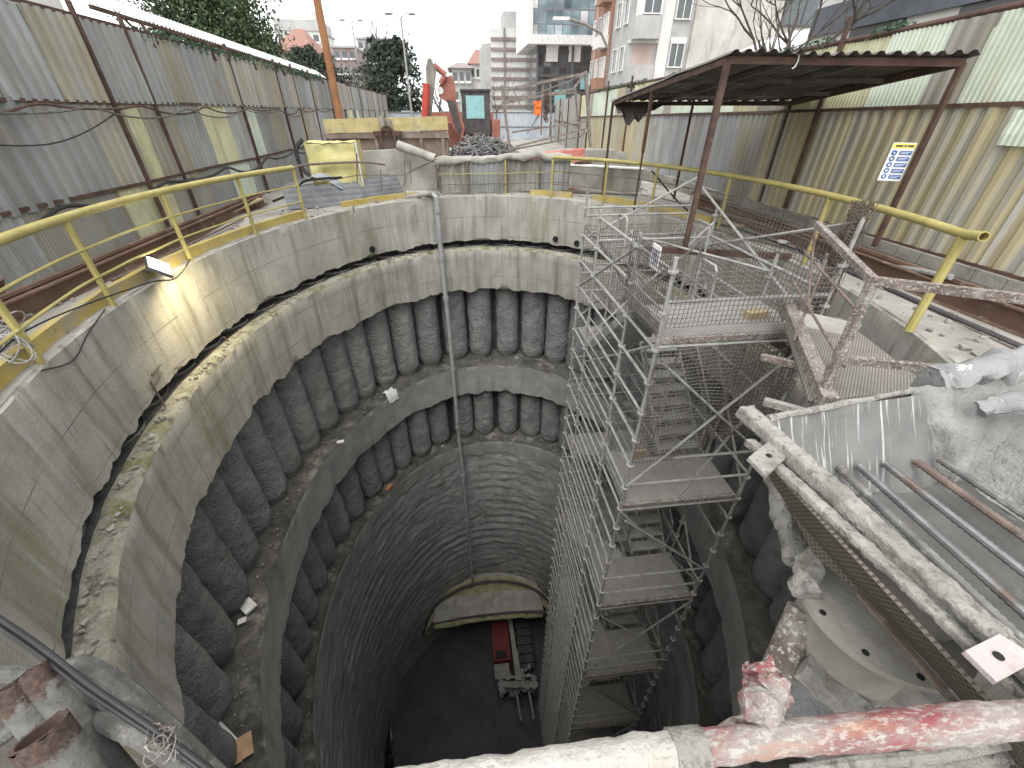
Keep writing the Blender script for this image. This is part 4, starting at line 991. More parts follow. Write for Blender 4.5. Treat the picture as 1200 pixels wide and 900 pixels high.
# scrap steel heap
b = MB(); q = py(565, 170, 16.2)
rr = random.Random(5)
b.grid(lambda i, j: V((q.x + 1.9 * (i / 12 - .5) * 2, 16.2 + 1.2 * (j / 10 - .5) * 2, max(0, 1.25 * (1 - (2 * i / 12 - 1) ** 2) * (1 - (2 * j / 10 - 1) ** 2)) + .1 * nz((i, j, 0), .7))), 13, 11, mi=1)
for k in range(620):
    x, y = rr.gauss(0, .75), rr.gauss(0, .5); z = max(0, 1.25 * (1 - (x / 1.9) ** 2) * (1 - (y / 1.3) ** 2))
    c = V((q.x + x, 16.2 + y, z + .03)); d = V((rr.gauss(0, 1), rr.gauss(0, 1), rr.gauss(0, .55))).normalized(); L = rr.uniform(.2, .7)
    m = c + V((rr.gauss(0, .12), rr.gauss(0, .12), rr.gauss(0, .12))); b.tube([c - d * L * .5, m, c + d * L * .5], rr.choice((.012, .016, .022)), 5)
scrapm = surf('grey_scrap_steel', (.15, .148, .145), (.36, .355, .35), 6, .6, .2, 40, .005, stains=[((4, 4, 4), (.1, .09, .08), .5, .6, .8)])
tag(b.build('scrap_heap', [scrapm, M['darksteel']]), 'tangled heap of grey scrap steel bars in front of the excavator', 'scrap heap', kind='stuff')
# lattice boom lying right of it
a = thing('lattice_frame', 'rusty lattice steel frame with a hanging chain beside the scrap heap', 'steel frame', py(650, 175, 15.6))
def fr(p, q, r, y0=15.6, y1=15.6, name='frame_bar', mat='rust_dusty'):
    b = MB(); b.bar(py(*p, y0), py(*q, y1), r, r); b.build(name, M[mat], a)
ya, yb = 15.4, 16.3
for (p, q, r, Y) in (((592, 105), (686, 86), .07, ya), ((592, 121), (672, 104), .06, ya), ((591, 118), (676, 108), .05, yb), ((588, 100), (598, 180), .08, ya), ((686, 83), (692, 172), .09, ya), ((674, 104), (678, 150), .06, yb),
        ((600, 155), (688, 142), .05, ya), ((604, 172), (690, 150), .06, ya), ((598, 176), (680, 160), .05, yb), ((672, 104), (684, 88), .06, ya), ((594, 120), (616, 110), .03, ya), ((602, 106), (610, 124), .03, ya),
        ((680, 160), (692, 148), .07, ya), ((636, 100), (634, 158), .05, ya), ((656, 126), (662, 150), .04, yb), ((645, 98), (646, 168), .04, ya), ((684, 88), (600, 121), .028, yb), ((618, 156), (632, 134), .04, ya)):
    fr(p, q, r, Y, Y)
b = MB()
for k in range(14):
    c = py(640 + 1.5 * math.sin(k), 112 + 2.2 * k, ya - .15); b.tube([c + V((.05 * math.cos(t), .02 * math.sin(k), .06 * math.sin(t))) for t in [2 * PI * i / 8 for i in range(8)]], .018, 5, closed=True)
b.build('chain', M['rust'], a)
# rubble & red tarp right of the heap
b = MB(); q = py(640, 172, 15.0)
b.grid(lambda i, j: V((q.x - 1.0 + 2.6 * i / 24, 14.5 + 1.6 * j / 14, max(0, (.62 - .2 * (i / 24)) * math.sin(PI * min(1, max(0, j / 14))) ** .5 * math.sin(PI * min(1, max(.0, (i + 1) / 26))) ** .5 + .16 * fbm((i * .5, j * .5, 0), 1, 3)))), 25, 15, smooth=False)
tag(b.build('rubble_heap', M['conc']), 'heap of pale broken concrete rubble below the lattice frame', 'rubble', kind='stuff')
b = MB(); q = py(655, 170, 14.4)
b.grid(lambda i, j: V((q.x - 1.3 + 2.1 * i / 20, 14.25 + .6 * j / 8, 1.0 + .16 * i / 20 + .1 * fbm((i * .3, j * .5, 3), 1, 3) - .05 * abs(j - 4))), 21, 9); b.grid(lambda i, j: V((q.x - 1.3 + 2.1 * i / 20, 14.25 + .02 * nz((i, j, 0), 1), 1.0 * j / 4 + .16 * i / 20 * j / 4)), 21, 5)
tag(b.build('red_tarpaulin', M['pink']), 'faded red tarpaulin folded behind the low corrugated barrier', 'tarpaulin')
# concrete blocks and dark beam right of the barrier
b = MB(); p0, p1 = py(668, 176, 14.9), py(722, 215, 14.9)
b.prism([V((p0.x, 14.9, 0)), V((p1.x + .25, 14.9, 0)), V((p1.x + .25, 14.9, p0.z - .1)), V((p1.x - .2, 14.9, p0.z)), V((p0.x - .3, 14.9, p0.z + .02)), V((p0.x - .9, 14.9, p0.z - .15))], (0, .5, 0)); b.jitter(.02, 3)
tag(b.build('concrete_block', M['conc']), 'pale concrete block wall beside the far left post of the canopy', 'concrete block')
b = MB(); p0, p1 = py(668, 203, 13.6), py(751, 211, 13.0); b.bar(V((p0.x, p0.y, .48)), V((p1.x, p1.y, .40)), .35, .6); b.jitter(.01, 2)
tag(b.build('concrete_block', M['conc_dirty']), 'long grey concrete kerb block lying behind the far right railing', 'concrete block')
b = MB(); b.bar(V((p0.x, p0.y, .80)), V((p1.x, p1.y, .72)), .38, .03); tag(b.build('white_plank', M['white']), 'whitish plank lying on top of the long grey kerb block', 'plank')
b = MB(); q = py(678, 193, 13.5)
for k in range(6): b.tube([q + V((.06 * k + .16 * math.cos(t), .03 * k, .12 * math.sin(t) - .05)) for t in [2 * PI * i / 10 for i in range(10)]], .022, 5, closed=True)
tag(b.build('rope_coil', M['rust']), 'brown coil of hose lying on the whitish plank', 'hose')

# ------------------------------------------------------------------ excavator
YE = 19.5
e0 = py(558, 150, YE)
EX = thing('excavator', 'red excavator with a dark cab working behind the scrap heap', 'excavator', (e0.x - .6, YE + 1, 0))
c0, c1 = py(543, 150, YE), py(574, 107, YE)
b = MB(); b.bb((c0.x, YE, c0.z - .2), (c1.x, YE + 1.5, c1.z)); b.bb((c0.x - .04, YE - .05, c1.z), (c1.x + .04, YE + 1.55, c1.z + .07)); cab = b.build('cab', M['darksteel'], EX)
w0, w1 = py(547, 139, YE), py(567, 112, YE)
b = MB(); b.bb((w0.x, YE - .02, w0.z), (w1.x, YE - .003, w1.z)); b.build('windscreen', M['glass_cyan'], cab)
b = MB(); b.bb((c1.x + .003, YE + .2, w0.z), (c1.x + .02, YE + 1.2, w1.z)); b.bb((c0.x - .02, YE + .2, w0.z), (c0.x - .003, YE + 1.2, w1.z)); b.build('side_window', M['glass_cyan'], cab)
b = MB(); b.bb((c0.x - 1.5, YE + .9, .85), (c1.x + .35, YE + 3.6, 1.75)); b.bb((c0.x - 1.45, YE + 2.4, 1.75), (c1.x + .3, YE + 3.5, 2.1)); b.build('house', M['redbrown'], EX)
b = MB(); b.bb((c1.x + .05, YE + .1, .95), (c1.x + .4, YE + .9, py(578, 140, YE).z)); b.build('side_box', M['redbrown'], EX)
for sx in (c0.x - 1.6, c1.x - .2):
    b = MB(); poly = [V((sx, YE - .6 + .0, .25)), V((sx, YE - .3, 0)), V((sx, YE + 3.6, 0)), V((sx, YE + 3.9, .25)), V((sx, YE + 3.9, .55)), V((sx, YE + 3.6, .8)), V((sx, YE - .3, .8)), V((sx, YE - .6, .55))]
    b.prism(poly, (.55, 0, 0)); b.build('track', M['darksteel'], EX)
YBm = YE - .3
def bpoly(pts, y, th, name, mat):
    b = MB(); b.prism([py(u, v, y) for u, v in pts], (0, th, 0)); return b.build(name, M[mat], EX)
bpoly([(542, 162), (531, 150), (524, 120), (514, 113), (514, 101), (521, 91), (529, 88), (533, 98), (535, 120), (545, 150)], YBm, .42, 'boom', 'redbrown')
bpoly([(538, 160), (523, 117), (533, 118), (541, 150)], YBm - .06, .05, 'boom_painted_shade', 'darksteel')  # dark plate that paints shade onto the side of the boom
bpoly([(499, 80), (501, 69), (505, 68), (511, 82), (507, 118), (505, 140), (501, 140), (500, 110)], YBm - .25, .34, 'stick', 'conc_dirty')
b = MB(); b.tube([py(500, 98, YBm - .45), py(498, 137, YBm - .45)], .13, 12); b.build('bucket_cylinder', M['red'], EX)
b = MB(); b.tube([py(508, 76, YBm - .1), py(522, 88, YBm - .1)], .1, 10); b.tube([py(516, 98, YBm - .1), py(522, 88, YBm - .1)], .09, 8); b.build('stick_cylinder', M['redbrown'], EX)
bpoly([(493, 140), (510, 138), (513, 152), (504, 160), (492, 156)], YBm - .5, .9, 'bucket', 'darksteel')
b = MB(); c = py(516, 106, YBm - .02); b.tube([c, c + V((0, -.02, 0))], .12, 14); b.build('round_emblem', M['white'], EX)
# worker in orange beyond

# ------------------------------------------------------------------ town beyond the fences
def window(par, c, w, h, ax, nrm, frame='framewhite', glass='glass', mull=1, dep=.12, trans=False):
    """c centre on the facade, ax unit along it, nrm outward"""
    c, ax, nrm = V(c), V(ax), V(nrm); up = V((0, 0, 1)); b = MB(); t = .07 * max(1, w / 1.6)
    o = nrm * .04
    b.bar(c - ax * w / 2 - up * h / 2 + o, c - ax * w / 2 + up * h / 2 + o, t, .14, up=nrm); b.bar(c + ax * w / 2 - up * h / 2 + o, c + ax * w / 2 + up * h / 2 + o, t, .14, up=nrm)
    b.bar(c - ax * (w / 2 + t / 2) + up * (h / 2 + t / 2) + o, c + ax * (w / 2 + t / 2) + up * (h / 2 + t / 2) + o, .14, t); b.bar(c - ax * (w / 2 + t) - up * (h / 2 + t / 2) + o * 1.8, c + ax * (w / 2 + t) - up * (h / 2 + t / 2) + o * 1.8, .22, t)
    for k in range(mull):
        q = c + ax * w * ((k + 1) / (mull + 1) - .5); b.bar(q - up * h / 2 + o * .7, q + up * h / 2 + o * .7, t * .8, .09, up=nrm)
    f = b.build('window', M[frame], par)
    b = MB(); b.bar(c - ax * w / 2 + nrm * .012, c + ax * w / 2 + nrm * .012, .02, h); b.build('pane', M[glass], f)
    return f
def bx_part(par, name, lo, hi, mat):
    b = MB(); b.bb(lo, hi); return b.build(name, M[mat], par)
# grey apartment block right
ax0, ay0 = 13.9, 40.3
A1 = thing('apartment_building', 'grey rendered apartment block with projecting bays behind the right fence', 'building', (ax0, ay0, 0))
bx_part(A1, 'wall', (ax0, ay0, 0), (50, 45.0, 38), 'render_gray')
bx_part(A1, 'corner_pier', (ax0 + 2.3, ay0 - .18, 0), (ax0 + 3.2, ay0 + .1, 38), 'render_white')
bx_part(A1, 'side_wall', (ax0 + 4.9, ay0 - .3, 0), (49, ay0 + .1, 38), 'render_beige')
zb0 = py(750, 98, ay0).z
for fl in range(-1, 9):
    z = zb0 + 2.95 * fl
    b = MB(); b.prism([V((ax0 - .02, ay0 + .02, z - .2)), V((ax0 + .05, ay0 - .5, z - .2)), V((ax0 + .35, ay0 - 1.0, z - .2)), V((ax0 + 1.9, ay0 - 1.0, z - .2)), V((ax0 + 2.2, ay0 - .5, z - .2)), V((ax0 + 2.25, ay0 + .02, z - .2))], (0, 0, 1.35)); b.build('bay_parapet', M['render_gray'], A1)
    b = MB(); b.bb((ax0 - .1, ay0 - .15, z - .38), (ax0 + 2.28, ay0 + .1, z - .203)); b.build('floor_edge', M['render_white'], A1)
    if fl == 0: bx_part(A1, 'balcony_opening', (ax0 + .3, ay0 - .03, z + 1.15), (ax0 + 2.0, ay0 - .004, z + 2.5), 'render_pink')
    else:
        b = MB(); b.bb((ax0 + .2, ay0 - .85, z + 1.153), (ax0 + 2.0, ay0 - .02, z + 2.55)); b.build('bay_glazing', M['framewhite'], A1)
        window(A1, (ax0 + 1.15, ay0 - .86, z + 1.75), 1.35, .95, (1, 0, 0), (0, -1, 0), 'framewhite', 'glass', 1 if fl % 2 else 0)
    window(A1, (ax0 + 4.0, ay0, z + 1.85), 1.15, 1.45, (1, 0, 0), (0, -1, 0), 'framewhite', 'glass', 1)
    b = MB(); b.bb((ax0 + 3.35, ay0 - .08, z + 2.66), (ax0 + 4.7, ay0 - .003, z + 2.95)); b.build('roller_box', M['framewhite'], A1)
    for yy, w in ((41.6, .9), (43.4, 1.0)): window(A1, (ax0, yy, z + 1.7), w, 1.5, (0, 1, 0), (-1, 0, 0), 'framewhite', 'glass', 1)
    if fl in (1, 2): window(A1, (ax0 + 13.8, ay0 - .3, z + 1.9), 3.4, 2.0, (1, 0, 0), (0, -1, 0), 'dgrey', 'glass', 1)
b = MB(); q = V((ax0 + 1.75, ay0 - 1.16, zb0 + 2.95 * 2 + .75)); b.bb((q.x - .45, q.y - .3, q.z - .32), (q.x + .45, q.y + .155, q.z + .32)); ac = b.build('air_conditioner', M['white'], A1)
b = MB(); b.tube([q + V((-.1, -.303, 0)), q + V((-.1, -.32, 0))], .23, 16); b.build('fan_grille', M['dgrey'], ac)
bx_part(A1, 'roof', (ax0 - .4, ay0 - .6, 38.003), (50.2, 45.05, 38.4), 'render_gray')
# orange block behind it
A2 = thing('apartment_building', 'orange and white apartment block between the glass tower and the grey one', 'building', (13.7, 48, 0))
bx_part(A2, 'wall', (13.7, 45.1, 0), (36, 50.6, 40), 'brick_orange')
for fl in range(12):
    for k, (yy, w) in enumerate(((46.4, 1.5), (48.2, .9), (49.8, 1.0))):
        window(A2, (13.7, yy, 2.4 + 3.0 * fl), w, 1.7, (0, 1, 0), (-1, 0, 0), 'framewhite', 'curtain' if (fl + k) % 3 else 'glass', 1)
    bx_part(A2, 'balcony', (12.9, 45.3, .9 + 3 * fl), (13.696, 47.4, 1.75 + 3 * fl), 'brick_orange' if fl % 2 else 'render_white')
bx_part(A2, 'downpipe', (13.5, 48.9, 0), (13.69, 49.08, 40), 'render_pink')
# white and slate block far right
A3 = thing('apartment_building', 'white block with a dark slate band rising above the pale green sheets', 'building', (14, 12, 0))
bx_part(A3, 'wall', (11.5, 2, 0), (22, 16.0, 14), 'render_white')
for z in (4.1, 7.5, 10.9):
    bx_part(A3, 'slate_band', (11.38, 2, z), (11.497, 15.9, z + .68), 'slate')
    for k in range(4): bx_part(A3, 'window_recess', (11.44, 3.4 + 3.1 * k, z + 1.5), (11.497, 5.5 + 3.1 * k, z + 2.6), 'dgrey')
    for k in range(4): bx_part(A3, 'lower_recess', (11.44, 3.2 + 3.1 * k, z - .4), (11.497, 4.9 + 3.1 * k, z - .01), 'dgrey')
# lean-to with pale sheeting between
b = MB(); b.grid(lambda i, j: V((11.3 + 5 * j / 6, 16.4 + 8.8 * i / 30, 3.6 + .28 * j + .05 * (i % 2) + .1 * nz((i, j, 0), .3))), 31, 7, smooth=False); b.bb((11.6, 16.5, 0), (16, 25.1, 3.4))
tag(b.build('lean_to', M['pvc_white']), 'low lean-to with whitish sheeting behind the canopy and bare tree', 'shed')
# glass tower
YG = 72.0
gx0, gx1 = py(621, 60, YG).x, py(712, 60, YG).x
GZ = 26.0
A4 = thing('office_tower', 'glass office tower with a white framed upper block in the middle distance', 'building', ((gx0 + gx1) / 2, YG + 8, 0))
zb = py(650, 52, YG).z
def gridmask(T, s_, per, w): return T.math('LESS_THAN', T.math('FRACT', T.math('DIVIDE', s_, per)), w)
def curtain(nm, stops, line):
    T = NT(nm); vec = T.obj(); sp = T.n('ShaderNodeSeparateXYZ'); T.l(vec, sp.inputs[0])
    ma = T.math('MAXIMUM', gridmask(T, sp.outputs[0], 1.15, .13), gridmask(T, sp.outputs[2], 1.5, .11))
    wn = T.n('ShaderNodeTexWhiteNoise'); fl_ = T.n('ShaderNodeVectorMath', operation='FLOOR'); T.l(T.mapping(vec, (1 / 1.15, .01, 1 / 1.5)), fl_.inputs[0]); T.l(fl_.outputs[0], wn.inputs['Vector'])
    pc = T.ramp(wn.outputs['Value'], stops)
    big = T.ramp(T.noise(T.mapping(vec, (.25, .25, .5)), 1.0, 3), [(.42, .55), (.6, 1.0)])
    pc = T.mix(1.0, pc, big, 'MULTIPLY')
    T.l(T.mix(ma, pc, line), T.b.inputs['Base Color']); T.b.inputs['Roughness'].default_value = .08; T.b.inputs['Specular IOR Level'].default_value = 1.0
    return T.m
M['curtain_wall'] = curtain('curtain_wall', [(.0, (.13, .2, .24)), (.5, (.24, .34, .39)), (.85, (.38, .5, .55)), (.985, (.75, .77, .78))], (.2, .22, .24))
M['curtain_dark'] = curtain('curtain_wall_dark', [(.0, (.07, .08, .085)), (.5, (.13, .15, .16)), (.85, (.2, .25, .26)), (.97, (.6, .62, .62))], (.09, .095, .1))
bx_part(A4, 'upper_block', (gx0 + .3, YG, zb + 1.0), (gx1 + 3, YG + 13, zb + GZ), 'curtain_wall')
bx_part(A4, 'left_frame', (gx0 - .35, YG - .35, zb), (gx0 + .297, YG + 13, zb + GZ + 1), 'framewhite')
bx_part(A4, 'lower_frame', (gx0 + .3, YG - .35, zb), (gx1 + 3, YG + 13, zb + .997), 'framewhite')
bx_part(A4, 'lower_block', (gx0 + 1.2, YG + 1.2, 0), (gx1 + 3, YG + 12.6, zb - .003), 'curtain_dark')
for k in range(4):
    z = .8 + (zb - 1.6) * k / 3; bx_part(A4, 'floor_band', (gx0 + 1.1, YG + 1.05, z), (gx1 + 3, YG + 1.197, z + .35), 'dgrey')
for k in range(3):
    x = gx0 + 1.1 + 5.1 * k; bx_part(A4, 'column', (x, YG + .8, 0), (x + .28, YG + 1.047, zb - .004), 'slate')
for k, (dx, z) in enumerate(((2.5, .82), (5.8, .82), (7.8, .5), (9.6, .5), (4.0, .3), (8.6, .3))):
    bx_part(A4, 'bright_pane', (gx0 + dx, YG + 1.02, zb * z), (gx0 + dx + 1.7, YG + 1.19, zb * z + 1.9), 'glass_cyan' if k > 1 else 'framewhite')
# stepped white tower
YW = 95.0
wx0, wx1 = py(573, 80, YW).x, py(607, 80, YW).x
A5 = thing('apartment_building', 'pale tower with dark horizontal window bands left of the glass tower', 'building', ((wx0 + wx1) / 2, YW + 7, 0))
wz = py(590, 33, YW).z
bx_part(A5, 'wall', (wx0 + .5, YW, 0), (wx1 + 6, YW + 14, wz), 'render_white')
nb_ = 9
for k in range(nb_):
    z = wz * (.1 + .88 * k / nb_); bx_part(A5, 'window_band', (wx0 + .4, YW - .25, z), (wx1 + 6.1, YW - .003, z + .45), 'brown_facade')
bx_part(A5, 'stair_core', (wx0 - 1.1, YW + 1, 0), (wx0 + .497, YW + 12, wz - 2), 'render_gray')
bx_part(A5, 'roof_room', (wx0 + 3, YW + 2, wz + .003), (wx1 + 1, YW + 9, wz + 2.6), 'render_gray')
bx_part(A5, 'drain_strip', ((wx0 + wx1) / 2, YW - .33, 0), ((wx0 + wx1) / 2 + .35, YW - .253, wz), 'brown_facade')
# plain tall blocks farther off
def block(u0, u1, vtop, Y, mat, label, nw=4, roof=None, dep=12, cat='building', nf=None, name='apartment_building'):
    x0, x1 = py(u0, vtop, Y).x, py(u1, vtop, Y).x; z = py((u0 + u1) / 2, vtop, Y).z
    a = thing(name, label, cat, ((x0 + x1) / 2, Y + dep / 2, 0)); bx_part(a, 'wall', (x0, Y, 0), (x1, Y + dep, z), mat)
    nf = nf or max(2, int(z / 3.1)); w = (x1 - x0) / nw
    for f in range(nf):
        if nf * nw > 100 and f < nf - 100 // nw: continue
        for k in range(nw):
            c = V((x0 + w * (k + .5), Y, z * (f + .55) / nf)); b = MB(); b.bb((c.x - w * .3, Y - .06, c.z - .75), (c.x + w * .3, Y - .004, c.z + .75)); f_ = b.build('window', M['glass'], a)
            b = MB(); b.bb((c.x - w * .38, Y - .5, c.z - 1.15), (c.x + w * .38, Y - .063, c.z - .72)); b.build('balcony', M['framewhite'], a)
    if roof:
        b = MB(); h = roof[1]; e = .8
        b.add([V((x0 - e, Y - e, z)), V((x1 + e, Y - e, z)), V((x1 + e, Y + dep + e, z)), V((x0 - e, Y + dep + e, z)), V(((x0 * 2 + x1) / 3, Y + dep / 2, z + h)), V(((x0 + 2 * x1) / 3, Y + dep / 2, z + h))], [(0, 1, 5, 4), (1, 2, 5), (2, 3, 4, 5), (3, 0, 4), (0, 3, 2, 1)]); b.build('roof', M[roof[0]], a)
    else: bx_part(a, 'roof', (x0 - .4, Y - .4, z + .003), (x1 + .4, Y + dep + .4, z + .5), 'render_gray')
    return a
block(529, 552, 80, 112, 'render_gray', 'pale grey block with balconies behind the excavator boom', 3, ('brown_facade', 1.5))
block(551, 574, 75, 120, 'render_white', 'off-white block with a brown hipped roof right of the excavator cab', 4, ('redroof', 3.2))
a = block(322, 374, 36, 150, 'render_white', 'tall white tower block with a stepped crown above the left fence', 5, None, 16)
x0, z0 = py(348, 36, 150).x, py(348, 36, 150).z
bx_part(a, 'crown', (x0 - 6, 152, z0 + .5), (x0 + 6, 164, z0 + 2.6), 'render_gray'); bx_part(a, 'crown_top', (x0 - 4, 153, z0 + 2.603), (x0 + 4, 163, z0 + 5), 'render_white')
block(324, 362, 60, 100, 'render_pink', 'pinkish house with a red tiled roof in front of the tall white tower', 4, ('redroof', 4), 14)
block(389, 416, 56, 150, 'brown_facade', 'brown tower block right of the rusty orange pole', 3, None, 14)
block(418, 454, 46, 170, 'render_gray', 'grey block with a flat overhanging roof behind the dark conifer', 5, None, 14)
block(374, 392, 70, 175, 'render_white', 'small white block seen between the white tower and the orange pole', 2, None, 12)
block(545, 575, 112, 85, 'render_pink', 'low pinkish building at street level behind the excavator cab', 4, None, 8, nf=2)
# building close behind the left fence
A6 = thing('house', 'cream house with grey shuttered windows peeping over the left fence', 'building', (-14, 12, 0))
bx_part(A6, 'wall', (-18, 4, 0), (-12, 18.6, 12.5), 'render_white')
for yy in (6.4, 9.4, 12.6, 15.6):
    for z in (4.6, 8.0, 11): window(A6, (-12, yy, z), 1.7, 1.6, (0, 1, 0), (1, 0, 0), 'framewhite', 'glass', 1)
bx_part(A6, 'brown_band', (-12.0 + .003, 4, 3.2), (-11.9, 18.5, 3.5), 'brown_facade')
# poles and lamps
def pole(u, v, vb, Y, r, mat, name, label, cat):
    t = py(u, v, Y); b = py(u, vb, Y)
    m = MB(); x = py((u + 0), vb, Y).x
    return t
q = py(398, 139, 18.5)
b = MB(); b.tube([V((q.x, 18.5, 0)), V((q.x + .02, 18.5, 5)), V((q.x, 18.5, 11))], [.13, .125, .11], 12)
tag(b.build('timber_pole', M['pole_wood']), 'tall orange brown timber pole rising past the left fence', 'pole')
def lamp_post(u, vb, Y, z, label, two=True):
    q = py(u, vb, Y); a = thing('street_lamp', label, 'street lamp', (q.x, Y, 0))
    b = MB(); b.tube([V((q.x, Y, 0)), V((q.x, Y, z))], [.11, .07], 8); b.build('pole', M['galv'], a)
    for s in ((-1, 1) if two else (1,)):
        b = MB(); b.tube([V((q.x, Y, z)), V((q.x + s * .4, Y, z + .35)), V((q.x + s * .7, Y, z + .3))], .04, 6); b.build('arm', M['galv'], a)
        b = MB(); b.box((q.x + s * .95, Y, z + .28), (.5, .25, .11)); b.build('lamp_head', M['slate'], a)
lamp_post(482, 130, 45, py(477, 22, 45).z, 'tall street lamp rising beside the dark conifer')
lamp_post(429, 130, 60, py(424, 28, 60).z, 'thin double street lamp left of the dark conifer')
lamp_post(438, 120, 52, py(438, 75, 52).z, 'short street lamp in front of the dark conifer', False)
a = thing('street_lamp', 'curved rusty street lamp arm before the orange apartment block', 'street lamp', (9.2, 30, 0))
b = MB(); b.tube([V((9.2, 30, 0)), V((9.2, 30, 4.2)), V((9.1, 30, 5.2)), V((8.6, 30, 5.9)), V((7.6, 30, 6.3)), V((6.6, 30, 6.5))], .07, 8); b.build('pole', M['rust_dusty'], a)
b = MB(); b.box((6.2, 30, 6.5), (.9, .3, .14)); b.build('lamp_head', M['framewhite'], a)

# ------------------------------------------------------------------ trees
def limb(b, p, d, L, r, depth, rr, out=None, spread=.55, up=.12, n=4):
    pts = [V(p)]; d = V(d).normalized()
    for k in range(n):
        d = (d + V((rr.gauss(0, .13), rr.gauss(0, .13), rr.gauss(up * .3, .1)))).normalized(); pts.append(pts[-1] + d * L / n)
    b.tube(pts, [r * (1 - .55 * k / n) for k in range(n + 1)], 7 if r > .04 else 4, cap=False)
    if out is not None: out += pts[2:]
    if depth > 0:
        for k in range(rr.choice((2, 3, 3))):
            q = pts[rr.choice((2, 3, 4, 4))]; nd = (d + V((rr.gauss(0, spread), rr.gauss(0, spread), rr.gauss(up, spread * .6)))).normalized()
            limb(b, q, nd, L * rr.uniform(.6, .8), r * .5, depth - 1, rr, out, spread, up, n)
def bare_tree(loc, h, label, seed, depth=4, trunks=1, spread=.6):
    rr = random.Random(seed); loc = V(loc); a = thing('bare_tree', label, 'tree', loc)
    b = MB(); tips = []
    for k in range(trunks):
        b.tube([loc + V((.25 * k, 0, 0)), loc + V((.28 * k + .05, .05, h * .3))], [h * .022, h * .017], 9)
    b.build('trunk', M['bark'], a); b = MB()
    for k in range(trunks):
        for j in range(3):
            limb(b, loc + V((.28 * k + .05, .05, h * .3 - .15 * j)), (rr.gauss(0, .5), rr.gauss(0, .5), 1), h * .3, h * .0085, depth, rr, None, spread)
    b.build('crown', M['bark'], a)
def leafy(loc, h, w, label, seed, mat, nclump=60, nleaf=40, leaf=.35, kind='dome', base=.15, name='evergreen_tree'):
    rr = random.Random(seed); loc = V(loc); a = thing(name, label, 'tree', loc)
    b = MB(); b.tube([loc, loc + V((.1, 0, h * .5)), loc + V((0, 0, h * .92))], [h * .028, h * .02, h * .004], 8)
    pts = []
    for k in range(nclump):
        f = rr.uniform(base, 1.0); 
        if kind == 'cone': rad = w * (1.05 - f) ** .75
        else: rad = w * math.sqrt(max(.04, 1 - ((f - .5) / .54) ** 2))
        an = rr.uniform(0, 6.283); d = rad * rr.uniform(.45, 1.0) * (1 + .25 * math.sin(an * 3 + seed))
        p = loc + V((d * math.cos(an), d * math.sin(an), h * f - .1 * d))
        pts.append((p, rad)); b.tube([loc + V((0, 0, h * f * .85)), p], [.05, .015], 4, cap=False)
    b.build('trunk', M['bark'], a); b = MB()
    for k, (p, rad) in enumerate(pts): leafclump(b, p, max(.3, rad * .38) * rr.uniform(.7, 1.2), nleaf, leaf, seed * 100 + k, 0, .7)
    b.build('crown', M[mat], a)
q = py(462, 130, 50); leafy((q.x, 50, 0), py(462, 44, 50).z, 2.9, 'dark conifer standing beyond the site in the gap left of the excavator', 3, 'leaf_dark', 110, 60, .38, 'dome', .2, 'conifer_tree')
q = py(240, 60, 20); leafy((-10.9, 26.0, 0), 9.6, 2.7, 'big green evergreen tree rising behind the white roof strip', 5, 'leaf_mid', 260, 130, .17, 'dome', .3)
leafy((-9.6, 36, 0), 5.6, 2.2, 'smaller dark evergreen behind the left fence near the orange pole', 7, 'leaf_dark', 100, 80, .2, 'dome', .3)
bare_tree((-9.5, 29, 0), 6.5, 'pale bare tree tangled behind the end of the white roof strip', 21, 4)
bare_tree((-8.5, 42, 0), 7.0, 'bare tree behind the left fence beside the orange pole', 22, 4)
bare_tree((py(430, 130, 56).x, 56, 0), 12.0, 'tall thin bare tree left of the dark conifer', 23, 4, 1, .35)
bare_tree((py(515, 130, 52).x, 52, 0), 7.5, 'bare trees in the gap right of the dark conifer', 24, 4, 2)
bare_tree((py(582, 130, 60).x, 60, 0), 7.5, 'bare tree before the pale tower right of the excavator cab', 25, 4)
bare_tree((9.6, 14.2, 0), 7.6, 'leafless tree with several trunks above the canopy', 31, 5, 3, .62)
# signal person in orange beyond the frame
q = py(630, 134, 40)

# ------------------------------------------------------------------ shaft bottom: hood, rig, hoses
HD = thing('portal_hood', 'concrete hood with olive cloth over the tunnel mouth at the shaft bottom', 'tunnel hood', (0, 12.3, -20.9))
YF = 11.45
def hz(x, y): return -20.35 - .33 * ((x - .05) / 3) ** 2 + .0 * y
b = MB(); n = 24
b.grid(lambda i, j: V(((-2.95 + 6.0 * i / n) * (1 - .06 * j / 8), YF + 2.3 * j / 8, hz(-2.95 + 6.0 * i / n, 0) + .03 * fbm((i * .4, j * .6, 0), 1))), n + 1, 9)
b.grid(lambda i, j: V(((-2.95 + 6.0 * i / n) * (1 - .06 * j / 8), YF + 2.3 * j / 8, hz(-2.95 + 6.0 * i / n, 0) - .35)), n + 1, 9); b.build('slab', M['conc'], HD)
b = MB(); 
for k in range(n):
    x0, x1 = -2.95 + 6 * k / n, -2.95 + 6 * (k + 1) / n; b.bar((x0, YF - .1, hz(x0, 0) - .2), (x1 + .01, YF - .1, hz(x1, 0) - .2), .16, .32)
b.build('front_beam', M['darksteel'], HD)
b = MB(); crust_roll(b, [(-2.9, YF - .2, -20.75), (-1.6, YF - .22, -20.52), (0, YF - .22, -20.42), (1.6, YF - .22, -20.52), (2.95, YF - .2, -20.8)], .11, .12, 4, s=2); b.build('edge_cloth', M['tarp_olive'], HD)
b = MB()
def arcp(f): return V((.1 - 3.75 * math.cos(PI * f), 13.15 - 1.5 * (1 - math.sin(PI * f)) , -22.6 + 2.75 * math.sin(PI * f) ** .75))
